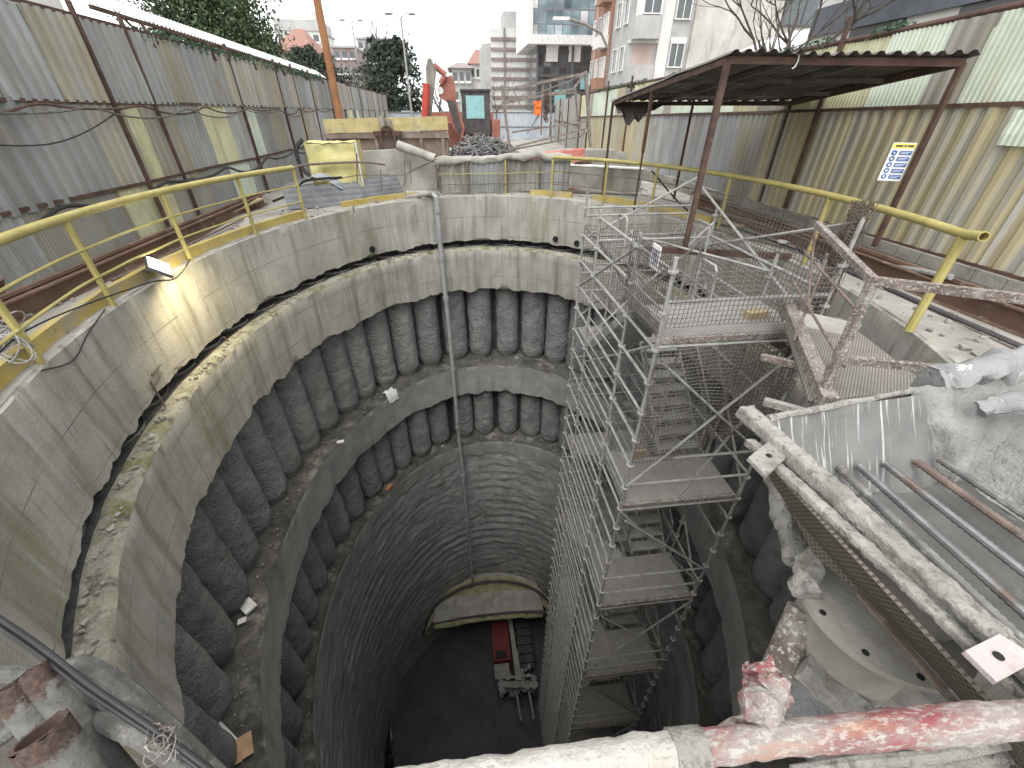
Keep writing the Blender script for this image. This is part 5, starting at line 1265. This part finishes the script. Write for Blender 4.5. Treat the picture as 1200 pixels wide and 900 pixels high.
b.grid(lambda i, j: arcp(.04 + .92 * i / 40) + V((0, .12 - .16 * j, -.02 - .12 * j)) + V((.05, .1, .12)) * fbm((i * .22, j * .4, 0), 1, 3), 41, 5); b.build('olive_cloth', M['tarp_olive'], HD)
b = MB(); b.tube([arcp(.03 + .94 * i / 24) + V((0, -.25, .1)) for i in range(25)], .075, 8); b.build('arch_pipe', M['darksteel'], HD)
RG = thing('drilling_rig', 'small red tracked drilling rig with a pale boom on the shaft floor', 'drilling rig', (1.1, 10.5, ZF))
def rp3(u, v, z): return pz(u, v, z)
b = MB(); c = V((.62, 11.0, -23.0)); b.box(c, (.95, 2.0, 1.0)); b.box(c + V((.0, -.3, .55)), (.85, 1.2, .14)); b.build('body', M['rig_red'], RG)
b = MB(); b.box(c + V((-.05, -.75, .52)), (.6, .35, .25)); b.build('engine_grille', M['black'], RG)
for sx in (.25, 2.0):
    b = MB(); b.prism([V((sx, 8.9, ZF + .35)), V((sx, 9.1, ZF + .02)), V((sx, 11.8, ZF + .02)), V((sx, 12, ZF + .35)), V((sx, 11.8, ZF + .7)), V((sx, 9.1, ZF + .7))], (.4, 0, 0)); b.build('track', M['darksteel'], RG)
b = MB(); b.bb((1.55, 9.6, -23.4), (2.3, 11.9, -22.75)); 
for k in range(5): b.bb((1.5, 9.8 + .45 * k, -22.747), (2.35, 10.02 + .45 * k, -22.6))
b.build('power_pack', M['darksteel'], RG)
b = MB(); b.bar((1.25, 11.9, -22.3), (1.32, 9.9, -22.3), .22, .26); b.bar((1.32, 10.3, -22.25), (1.38, 9.0, -22.6), .3, .3); b.build('boom', M['conc'], RG)
b = MB(); b.bar((.35, 8.95, -22.75), (2.25, 8.75, -22.75), .28, .3); b.bar((.5, 9.2, -22.6), (2.1, 9.15, -22.6), .12, .12); b.tube([(.45, 8.9, -23.6), (.45, 8.9, -22.5)], .16, 10); b.tube([(2.2, 8.7, -23.6), (2.2, 8.7, -22.5)], .16, 10)
for k in range(12): b.tube([(.5 + .14 * k, 8.9, -22.6), (.52 + .14 * k, 8.6 + .1 * math.sin(k), -22.9), (.5 + .14 * k, 8.85, -23.3)], .04, 5)

for k in range(40):
    p = V((rnd.uniform(.35, 2.25), rnd.uniform(8.6, 9.6), rnd.uniform(-23.5, -22.5))); b.box(p, (rnd.uniform(.08, .3), rnd.uniform(.08, .3), rnd.uniform(.05, .25)), Matrix.Rotation(rnd.uniform(0, 3), 3, 'Z'))
b.build('drill_head', M['galv'], RG)
for x in (1.2, 1.85):
    b = MB(); b.tube([(x, 8.7, -22.9), (x + .12, 7.5, -23.2)], .065, 8); b.build('drill_rod', M['conc'], RG)
b = MB(); b.box((.55, 9.6, -23.0), (.8, .7, .5)); b.build('front_frame', M['galv'], RG)
cable('white_hose', [V((-5.1, 7.6, -23.6)), V((-5.25, 8.6, -22.0)), V((-5.05, 10.0, -20.8)), V((-4.55, 11.2, -20.6)), V((-4.2, 11.4, -21.6))], .045, 'pvc_white', 'pale hose arching down the wall at the bottom left of the shaft', 'hose')
for k in range(7):
    s = .1 * k
    cable('black_hose', [V((-5.2 + s * .4, 6.0 + s, -23.8)), V((-5.35 + s * .3, 7.5 + s, -22.9 - .1 * math.sin(k * 2.0))), V((-5.0 + s * .3, 9.3 + s, -22.6 - .2 * math.sin(k))), V((-4.6 + s * .2, 10.6 + .3 * math.sin(k * 3), -21.4 - .15 * k))], .05, 'black',
          'black hose in the hose bundle at the bottom left of the shaft', 'hose', group='black hoses bundled at the shaft bottom')
b = MB(); leafclump(b, (-5.3, 7.0, -23.2), .55, 120, .16, 4); leafclump(b, (-4.4, 11.0, -21.3), .4, 60, .14, 6); tag(b.build('net_remains', M['darksteel']), 'dark torn netting heaped at the bottom left of the shaft', 'netting', kind='stuff')

# ------------------------------------------------------------------ litter on the ledges
def hit_z(u, v, z, name, mat, w, l, rz, label, cat, t=.012):
    q = pz(u, v, z); b = MB(); b.box(q + V((0, 0, t / 2)), (w, l, t), Matrix.Rotation(rz, 3, 'Z') @ Matrix.Rotation(.06, 3, 'X')); b.jitter(.01, 4); return tag(b.build(name, M[mat]), label, cat)
hit_z(272, 889, -5.76, 'cardboard_sheet', 'card', .26, .2, .4, 'tan cardboard piece on the muddy ledge, lower and left of two', 'cardboard')
hit_z(287, 874, -5.76, 'cardboard_sheet', 'card', .2, .3, .45, 'tan cardboard piece on the muddy ledge, upper and right of two', 'cardboard')
hit_z(268, 858, -5.76, 'stick', 'white', .04, .5, .95, 'white stick lying by the cardboard on the muddy ledge', 'stick', .03)
hit_z(291, 711, -5.78, 'paper_scrap', 'paper', .22, .26, .9, 'crumpled white paper on the muddy ledge', 'litter', .05)
hit_z(284, 728, -5.78, 'paper_scrap', 'paper', .14, .1, .3, 'small white scrap just below the crumpled paper', 'litter', .03)
hit_z(456, 572, -9.8, 'brick', 'brickc', .3, .13, 1.0, 'orange brick lying on the lowest ledge', 'brick', .08)
hit_z(519, 522, -9.8, 'paper_scrap', 'paper', .16, .08, .5, 'small white scrap on the lowest ledge by the drain pipe', 'litter', .03)
hit_z(399, 518, -5.8, 'paper_scrap', 'paper', .2, .1, .2, 'flat white scrap on the left of the muddy ledge', 'litter', .03)
q = pz(461, 463, -5.86); b = MB(); th = th_at(q)
b.grid(lambda i, j: ell(th - .035 + .07 * i / 6, .2 - .09 * j if j < 3 else -.04, -5.78 if j < 3 else -5.78 - .13 * (j - 2)) + V((.04, .04, .05)) * nz((i, j, 2), .8), 7, 6)
tag(b.build('cloth_rag', M['paper']), 'white rag hanging over the edge of the third ring beam', 'rag')

M['hop_dark'] = surf('dark_hopper_steel', (.075, .074, .07), (.14, .138, .132), 3, .6, .3, 30, .006, stains=[((6, 6, 6), (.26, .26, .25), .55, .7, .7), ((3, 9, 9), (.13, .08, .06), .58, .7, .6)])
# ------------------------------------------------------------------ concrete hopper at the right hand
HP = thing('concrete_hopper', 'cement-crusted steel hopper with a bar grid at the near right edge', 'hopper', (1.8, .7, .38))
def rect(x0, x1, y0, y1, z): return [V((x0, y0, z)), V((x1, y0, z)), V((x1, y1, z)), V((x0, y1, z))]
x0, x1, y0, y1 = 1.22, 2.75, -.35, 1.30
far_l, far_r = V((1.24, 1.235, 1.0)), V((2.75, 1.45, 1.0))
def wall(P, nu, nv, mat, name, amp=.006, s=9, seed=0):
    b = MB(); b.grid(lambda i, j: P(i / (nu - 1), j / (nv - 1)), nu, nv)
    for i, p in enumerate(b.v): b.v[i] = p + V((nz(p, s, seed), nz(p, s, seed + 3), nz(p, s, seed + 7))) * amp
    return b.build(name, M[mat], HP)
lf, rf_ = V((1.60, 1.06, .64)), V((2.35, 1.12, .64))
wall(lambda a, c: (far_l.lerp(far_r, a)).lerp(lf.lerp(rf_, a), c) + V((0, .02 * math.sin(a * 9), 0)), 40, 20, 'hop_steel', 'far_plate', .004)
wall(lambda a, c: (far_l.lerp(far_r, a) + V((0, .03, .0))).lerp(lf.lerp(rf_, a) + V((0, .2, 0)), c), 20, 8, 'conc_dirty', 'far_plate_back')
b = MB(); crust_roll(b, [far_l + V((.02, .012, 0)), far_l.lerp(far_r, .35) + V((0, .012, .0)), far_l.lerp(far_r, .62) + V((0, .012, .0))], .014, .012, 3, 8, 8, 12); b.build('rim_bead', M['crust'], HP)
wall(lambda a, c: V((1.22, 1.24 - 1.6 * a, 1.0)).lerp(V((1.60, 1.06 - 1.36 * a, .64)), c), 30, 10, 'hop_steel', 'near_plate', .004)
wall(lambda a, c: V((1.60 + .75 * a, 1.06 - 1.4 * c + .06 * a, .642 + .01 * nz((a, c, 0), 4))), 14, 24, 'hop_dark', 'bottom_plate', .006)
wall(lambda a, c: V((2.78, 1.5 - 1.9 * a, 1.02)).lerp(V((2.28 + .06 * a, 1.14 - 1.5 * a, .64)), c) + V((0, 0, .06 * fbm((a * 3, c * 2, 1), 1, 3) + .05 * math.sin(PI * c))), 50, 26, 'crust_green', 'crusted_slope', .012, 16)
wall(lambda a, c: V((2.05 + .75 * a, 1.36 + .1 * a, 1.015)).lerp(V((2.15 + .3 * a, 1.12, .62)), c) + V((0, .012 - min(1, a * 7) * (.04 + .05 * math.sin(PI * c) + .05 * fbm((a * 3, c * 3, 5), 1, 3)), .02 * min(1, a * 7))), 40, 30, 'crust_green', 'crusted_corner', .014, 14)
b = MB(); crust_roll(b, [(2.18, 1.42, 1.0), (2.4, 1.4, 1.06), (2.75, 1.45, 1.06)], .07, .1, 8, 14, 10, 7); crust_roll(b, [(2.26, 1.22, .98), (2.38, 1.2, 1.03), (2.6, 1.16, 1.02), (2.9, 1.1, 1.0)], .038, .06, 5, 12, 8, 9); b.build('cement_lumps', M['crust_gray'], HP)
# lip: crusted box beam on the left side and the flanged plate below it
def crust_beam(b, pts, w, h, amp, seed, s=30, sub=26, n=20):
    P = []
    for a_ in range(len(pts) - 1):
        for q_ in range(sub): P.append(V(pts[a_]).lerp(V(pts[a_ + 1]), q_ / sub))
    P.append(V(pts[-1])); k0 = len(b.v); sec = []
    for k in range(n):
        t = 2 * PI * k / n; c_, s_ = math.cos(t), math.sin(t)
        sec.append((w / 2 * math.copysign(abs(c_) ** .35, c_), h / 2 * math.copysign(abs(s_) ** .35, s_)))
    for p in P:
        for (sx, sz) in sec: b.v.append(p + V((sx, 0, sz)))
    for r_ in range(len(P) - 1):
        for k in range(n): b.f.append([k0 + r_ * n + k, k0 + r_ * n + (k + 1) % n, k0 + (r_ + 1) * n + (k + 1) % n, k0 + (r_ + 1) * n + k]); b.m.append(0); b.s.append(True)
    for e in (0, len(P) - 1): b.f.append([k0 + e * n + k for k in range(n)]); b.m.append(0); b.s.append(False)
    for q_ in range(k0, len(b.v)):
        p = b.v[q_]; b.v[q_] = p + V((fbm(p, s, 3, seed), fbm(p, s, 3, seed + 4), fbm(p, s, 3, seed + 9))) * amp + V((0, 0, 1)) * amp * .8 * max(0, fbm(p, s * .3, 2, seed + 2))
b = MB(); crust_beam(b, [(1.185, 1.31, 1.0), (1.2, 1.1, 1.0), (1.225, .85, 1.0), (1.25, .6, .99), (1.275, .35, .985), (1.30, .12, .98), (1.31, -.2, .98)], .07, .06, .011, 7, 44); b.build('crusted_lip', M['crust'], HP)
fa, fb = pz(879, 518, .965), pz(1152, 768, .965); fd = fb - fa
b = MB(); crust_beam(b, [fa, fa + fd * .35, fa + fd * .7, fb, fb + fd * .35], .042, .03, .008, 2, 48); b.build('crusted_flange', M['crust'], HP)
b = MB(); P_ = [V((1.125, 1.17, .948)), V((1.165, -.1, .945)), V((1.235, -.1, .80)), V((1.235, .36, .80)), V((1.23, .58, .78)), V((1.20, .76, .75)), V((1.185, .9, .82)), V((1.16, 1.07, .9))]
b.prism(P_, (.012, 0, .004)); b.build('tread_plate', M['perf_plate'], HP)
b = MB(); b.bar((1.222, .6, .777), (1.23, -.1, .797), .02, .012); b.build('plate_seam', M['rust_bar'], HP)
def lug(quad, z, mat, hole):
    b = MB(); b.prism([pz(u, v, z) for u, v in quad], (0, 0, -.016)); b.jitter(.003, 30); o = b.build('lug_plate', M[mat], HP)
    c = pz(*hole, z + .001); b = MB(); b.tube([c, c + V((0, 0, .0025))], .0105, 14); b.build('bolt_hole', M['hole'], o)
lug([(877, 536), (905, 514), (926, 531), (897, 558)], 1.0, 'crust', (901, 534))
lug([(1131, 762), (1172, 743), (1218, 772), (1168, 799)], 1.03, 'pinkplate', (1170, 769))
# bar grid
M['rebar_dark'] = surf('dark_rebar', (.1, .098, .095), (.2, .195, .185), 9, .6, .3, 60, .004, stains=[((12, 12, 12), (.36, .35, .33), .55, .66, .8), ((6, 6, 6), (.13, .09, .07), .56, .7, .6)])
def rebar(b, p, q, r, seed=0):
    p, q = V(p), V(q); L = (q - p).length; n = int(L / .011)
    b.tube([p.lerp(q, i / n) for i in range(n + 1)], [r * (.93 if i % 2 else 1.15) for i in range(n + 1)], 9)
for (xa, xb, mat) in ((1.615, 1.60, 'rebar_dark'), (1.715, 1.70, 'rebar_clean'), (1.845, 1.90, 'rebar_clean'), (2.0, 2.10, 'rust_bar'), (2.12, 2.25, 'rebar_dark')):
    b = MB(); rebar(b, (xa, 1.14, .765), (xb, -.25, .765), .0155); b.build('grid_bar', M[mat], HP)
# outlet cone, flange disc with bolt holes
cc = V((1.45, .64, 0)); fr_ = .265; zf = .58
b = MB(); b.tube([cc + V((0, 0, zf - .028)), cc + V((0, 0, zf))], fr_, 48); fl = b.build('outlet_flange', M['conc'], HP)
b = MB(); b.tube([cc + V((.03, .02, zf - .5)), cc + V((.03, .02, zf - .029))], .2, 32); b.tube([cc + V((.1, .05, zf + .001)), cc + V((.16, .05, zf + .1))], .19, 32); b.build('outlet_neck', M['conc_dirty'], HP)
for k in range(10):
    a = PI * .8 + k * 2 * PI / 10; p = cc + V((.235 * math.cos(a), .235 * math.sin(a), zf - .001)); b = MB(); b.tube([p, p + V((0, 0, .004))], .011, 12); b.build('bolt_hole', M['hole'], fl)
b = MB(); crust_roll(b, [pz(948, 700, .6), pz(944, 672, .62), pz(955, 648, .64), pz(985, 640, .66)], .04, .05, 6, 14, 8, 14); crust_roll(b, [pz(938, 660, .55), pz(922, 612, .5), pz(914, 575, .5), pz(905, 545, .6)], .055, .05, 9, 14, 8, 10); b.build('cement_spill', M['crust'], HP)
# supports below: leg, box bars
a = thing('hopper_stand', 'tan pipe leg and pale box bars carrying the hopper at the near edge', 'stand', (1.5, .5, -.6))
b = MB(); b.tube([pz(942, 715, .36), pz(905, 800, .1)], .06, 12); b.build('pipe_leg', M['rust_dusty'], a)
b = MB(); b.bar(pz(940, 780, .25), pz(1040, 865, .2), .085, .07); b.build('box_bar', M['crust'], a)
b = MB(); b.bar(pz(1045, 810, .1), pz(1120, 880, .1), .13, .08); b.build('box_bar', M['conc'], a)
b = MB(); b.bar(pz(960, 905, -.5), pz(1130, 800, -.5), .7, .06); b.jitter(.02, 4); b.build('base_slab', M['pile'], a)

# ------------------------------------------------------------------ red pipe of the guard rail under the viewer
a = thing('red_guard_pipe', 'red guard pipe caked in white cement across the bottom edge', 'guard pipe', (.4, .25, 1.0))
b = MB(); pa, pb, pc, pd = pz(380, 938, 1.0), pz(700, 893, 1.0), pz(900, 867, 1.0), pz(1200, 842, 1.0)
dirr = (pd - pb).normalized()
sl_ = pb.lerp(pc, .53); crust_roll(b, [sl_, pc, pd, pd + dirr * .6], .034, .007, 3, 24, 40, 26); b.build('pipe_run', M['redwhite'], a)
b = MB(); crust_roll(b, [pa - dirr * .5, pa, pb, sl_], .035, .008, 5, 24, 40, 22); b.build('pipe_run', M['redwhite_pale'], a)
b = MB(); p = pz(806, 880, 1.0); crust_roll(b, [p - dirr * .035, p + dirr * .035], .042, .004, 3, 20, 4, 14); b.build('pipe_sleeve', M['crust'], a)
b = MB(); crust_roll(b, [pz(890, 858, 1.0), pz(893, 832, 1.0), pz(900, 806, .99)], .04, .03, 12, 18, 10, 26); crust_roll(b, [pz(880, 850, .97), pz(860, 850, .93), pz(840, 868, .9)], .02, .02, 3, 12, 6, 14); b.build('branch_stub', M['redwhite'], a)
b = MB(); crust_roll(b, [pz(888, 806, 1.0), pz(908, 798, 1.0)], .042, .04, 2, 16, 10, 30); b.build('cement_knob', M['redwhite'], a)
b = MB(); crust_roll(b, [pz(985, 915, .72), pz(1060, 905, .74), pz(1130, 890, .78), pz(1230, 862, .8)], .03, .03, 4, 14, 12, 22)
tag(b.build('cement_ridge', M['crust']), 'thick ridge of splashed cement below the red guard pipe', 'cement')
b = MB(); b.grid(lambda i, j: pz(930 + 290 * i / 30, 930 - 18 * i / 30 - 34 * j / 10, .5 + .05 * j / 10) + V((0, 0, .03 * fbm((i * .3, j * .3, 2), 1, 3))), 31, 11)
tag(b.build('cement_slab', M['crust_gray']), 'lumpy cement slab at the bottom right corner under the hoses', 'cement')
cable('rope', [pz(930, 905, .8), pz(1010, 893, .8), pz(1090, 886, .82), pz(1200, 866, .85)], .014, 'crust', 'whitish rope slung below the red guard pipe', 'rope')
cable('grey_hose', [pz(1010, 925, .6), pz(1080, 893, .6), pz(1210, 868, .65)], .03, 'grayhose', 'pale grey hose below the rope at the bottom right corner', 'hose')

# ------------------------------------------------------------------ bundle of tubes and hoses at the lower left
def tube_mat():
    T = NT('rusty_ended_tube'); vec = T.obj()
    at = T.n('ShaderNodeAttribute'); at.attribute_name = 'along'
    n1 = T.noise(vec, 22, 6, .65); n2 = T.noise(vec, 60, 4)
    f = T.math('ADD', at.outputs['Fac'], T.math('MULTIPLY_ADD', n1, .3, -.15))
    rust = T.ramp(n2, [(.35, (.04, .026, .022)), (.65, (.1, .064, .05))])
    dust = T.ramp(T.noise(vec, 9, 7, .65), [(.35, (.09, .087, .08)), (.65, (.19, .185, .172))])
    dust = T.mix(T.ramp(n2, [(.6, 0.0), (.7, .7)]), dust, (.07, .065, .06))
    T.l(T.mix(T.ramp(f, [(.1, 0.0), (.13, 1.0)]), rust, dust), T.b.inputs['Base Color']); T.b.inputs['Roughness'].default_value = .88
    bp = T.n('ShaderNodeBump'); bp.inputs['Strength'].default_value = .7; bp.inputs['Distance'].default_value = .006
    T.l(T.math('ADD', n1, n2), bp.inputs['Height']); T.l(bp.outputs[0], T.b.inputs['Normal'])
    return T.m
M['tube_end'] = tube_mat(); M['tube_rust'] = surf('tube_inner_rust', (.05, .03, .025), (.1, .065, .05), 14, .85, .6, 70, .004)
def steel_tube(p, q, r, label):
    b = MB(); n = 24; ts = [i / 14 * .22 for i in range(15)] + [1.0]; sd = rnd.uniform(0, 40)
    b.tube([p.lerp(q, t) for t in ts], [r * (1 + .012 * nz((t * 30, sd, 0), 1)) for t in ts], n, hollow=2)
    ax = (q - p).normalized(); L = (q - p).length
    for k in range(n): b.v[k] = b.v[k] + ax * (.014 * nz((k * .7, sd, 0), 1) + .005 * nz((k * 2.1, sd, 5), 1))
    al_ = [(v - p).dot(ax) / L for v in b.v]
    o = b.build('steel_tube', [M['tube_end'], M['tube_rust']])
    at = o.data.attributes.new('along', 'FLOAT', 'POINT'); at.data.foreach_set('value', al_)
    tag(o, label, 'tube')
steel_tube(pz(46, 858, .6), pz(165, 1010, .14), .064, 'thick steel tube with a rusty cut mouth, lowest of the tubes at the lower left')
steel_tube(pz(36, 786, .6), pz(172, 945, .15), .041, 'slimmer steel tube with a rusty mouth above the thick one at the lower left')
steel_tube(pz(6, 806, .6), pz(130, 965, .15), .04, 'steel tube with a rusty mouth cut off by the left picture edge')
cable('grey_hose', [pz(20, 850, .2), pz(50, 800, .34), pz(95, 782, .42), pz(140, 806, .42), pz(195, 855, .36), pz(265, 925, .25)], .036, 'grayhose', 'grey hose arching farthest from the tubes at the lower left', 'hose')
cable('grey_hose', [pz(40, 860, .2), pz(85, 815, .34), pz(125, 824, .42), pz(172, 852, .42), pz(218, 884, .35), pz(275, 940, .25)], .022, 'grayhose', 'thin grey hose in the middle of the bundle at the lower left', 'hose')
cable('grey_hose', [pz(70, 900, .2), pz(105, 842, .34), pz(140, 852, .44), pz(185, 875, .42), pz(262, 938, .28)], .031, 'grayhose', 'grey hose lying against the slim steel tube at the lower left', 'hose')
cable('power_cable', [pz(-30, 705, .62), pz(40, 752, .62), pz(110, 806, .58), pz(200, 868, .5), pz(270, 920, .4)], .008, 'black', 'black cable crossing over the hoses at the lower left, upper of two', 'cable')
cable('power_cable', [pz(-30, 715, .6), pz(40, 762, .6), pz(105, 812, .56), pz(195, 872, .48), pz(265, 925, .38)], .008, 'black', 'black cable crossing over the hoses at the lower left, lower of two', 'cable')
cable('grey_hose', [pz(-20, 880, .2), pz(60, 830, .3), pz(120, 838, .36), pz(190, 884, .33), pz(270, 950, .2)], .026, 'grayhose', 'grey hose half hidden under the steel tubes at the lower left', 'hose')
cable('grey_hose', [pz(-10, 790, .3), pz(50, 792, .36), pz(120, 812, .37), pz(180, 862, .3), pz(255, 935, .2)], .03, 'grayhose', 'grey hose second farthest from the tubes at the lower left', 'hose')
b = MB()
for k in range(14):
    c = pz(190 + rnd.uniform(-6, 10), 866 + rnd.uniform(-4, 14), .5); b.tube([c + V((.05 * math.cos(t + k), .05 * math.sin(t * 1.2), .045 * math.sin(t + k * 2))) * .6 for t in [k + 5 * q / 9 for q in range(10)]], .0016, 5)
tag(b.build('binding_wire', M['rust_dusty']), 'tangle of binding wire tying the hoses at the lower left', 'wire')
b = MB()
for k in range(16):
    c = pz(4 + rnd.uniform(-4, 12), 388 + rnd.uniform(-14, 22), .25); b.tube([c + V((.13 * math.cos(t), .08 * math.sin(t) , .12 * math.sin(t + k))) for t in [k + 6.2 * q / 14 for q in range(15)]], .008, 5)
tag(b.build('wire_coil', M['galv']), 'tangled coil of pale wire hung on the leftmost yellow railing post', 'wire')
b = MB(); b.grid(lambda i, j: py(626 + 8 * i / 4, 118 + 17 * j / 5, 15.25) + V((.02, .08, .02)) * nz((i, j, 0), .8), 5, 6); b.grid(lambda i, j: py(626 + 8 * i / 4, 118 + 17 * j / 5, 15.33) + V((.02, .08, .02)) * nz((i, j, 0), .8), 5, 6)
tag(b.build('orange_cloth', M['hivis']), 'bright orange cloth hung on the lattice frame', 'cloth')

# ------------------------------------------------------------------ small debris on the collar and ledges
def chips(n, tmin, tmax, d0, d1, z, smin, smax, mat, label, seed):
    rr = random.Random(seed); b = MB()
    for _ in range(n):
        p = ell(rr.uniform(tmin, tmax), rr.uniform(d0, d1), z); s = rr.uniform(smin, smax) * rr.random() ** .5
        R3 = Matrix.Rotation(rr.uniform(0, 6.3), 3, 'Z') @ Matrix.Rotation(rr.uniform(-.5, .5), 3, 'X')
        b.box(p + V((0, 0, s * .2)), (s, s * rr.uniform(.4, .9), s * rr.uniform(.3, .6)), R3)
    b.jitter(.012, 11); tag(b.build('stone_chips', M[mat]), label, 'debris', kind='stuff')
chips(200, 1.4, 4.2, .02, .34, -5.8, .02, .07, 'conc_dirty', 'pale stone chips scattered on the muddy ledge of the third ring beam', 1)
chips(260, 1.2, 4.2, .0, .14, -1.515, .02, .08, 'conc', 'stone chips lying on the mossy ledge of the second ring beam', 2)
chips(90, 1.4, 4.2, .16, .4, -9.8, .03, .08, 'conc_dirty', 'stone chips scattered on the lowest ledge', 3)
chips(300, 1.0, 3.9, .2, 1.4, .02, .02, .1, 'conc_dirty', 'stones and rubble bits along the left and far collar', 4)
chips(200, -.6, 1.0, .3, 1.3, .02, .02, .09, 'conc_dirty', 'stones and rubble bits on the right collar', 5)

# loose stuff lying along the collar
def stick(name, p, q, r, mat, label, cat):
    b = MB(); b.tube([V(p), (V(p) + V(q)) / 2 + V((0, 0, -.004)), V(q)], r, 8); tag(b.build(name, M[mat]), label, cat)
stick('pipe', (-5.75, 3.2, .08), (-5.7, 9.4, .08), .03, 'galv', 'long thin galvanised pipe lying by the foot of the left fence', 'pipe')
stick('pipe', (-5.15, 6.4, .06), (-5.05, 10.6, .06), .022, 'rust_bar', 'thin rusty rod lying beside the left rusty beam', 'rod')
stick('pipe', (-5.6, 8.8, .1), (-5.62, 12.4, .12), .05, 'rust', 'short thick rusty pipe between left beam and fence', 'pipe')
b = MB(); b.bar((-5.72, 9.9, .05), (-5.25, 12.3, .22), .18, .035); tag(b.build('plank', M['wood']), 'weathered plank leaning across the end of the left rusty beam', 'plank')
b = MB(); b.bar((4.95, 10.6, .05), (6.0, 8.6, .05), .16, .04); tag(b.build('plank', M['wood']), 'weathered plank lying on the right collar behind the canopy post', 'plank')
stick('pipe', (5.75, 3.0, .05), (6.0, 6.9, .05), .03, 'darksteel', 'dark thin pipe lying on the right collar by the rusty beam', 'pipe')
stick('pipe', (5.2, 8.6, .05), (5.8, 7.0, .05), .02, 'rust_bar', 'short rusty bar lying on the right collar', 'rod')
cable('power_cable', [ell(lt[0] - .0, .1, .25), ell(lt[1] - .02, .2, .3), ell(lt[2] - .1, .1, .05), ell(lt[2] - .2, .14, -.1), ell(lt[2] - .28, .15, .06)], .009, 'black', 'thin black wire trailing over the left kerb to the work lamp', 'wire')
cable('power_cable', [ell(lt[1] + .02, .13, -.02), ell(lt[1] - .05, .12, -.16), ell(lt[1] - .12, .12, -.05), ell(lt[1] - .2, .16, .03)], .007, 'black', 'thin black wire looped over the concrete edge at the near left', 'wire')
cable('power_cable', [ell(th_at((4.6, 10.8)), .3, .9), ell(th_at((5.1, 9.6)), .4, .15), (5.8, 8.0, .06), (6.0, 5.5, .05)], .02, 'black', 'black cable running along the right collar under the canopy', 'cable')
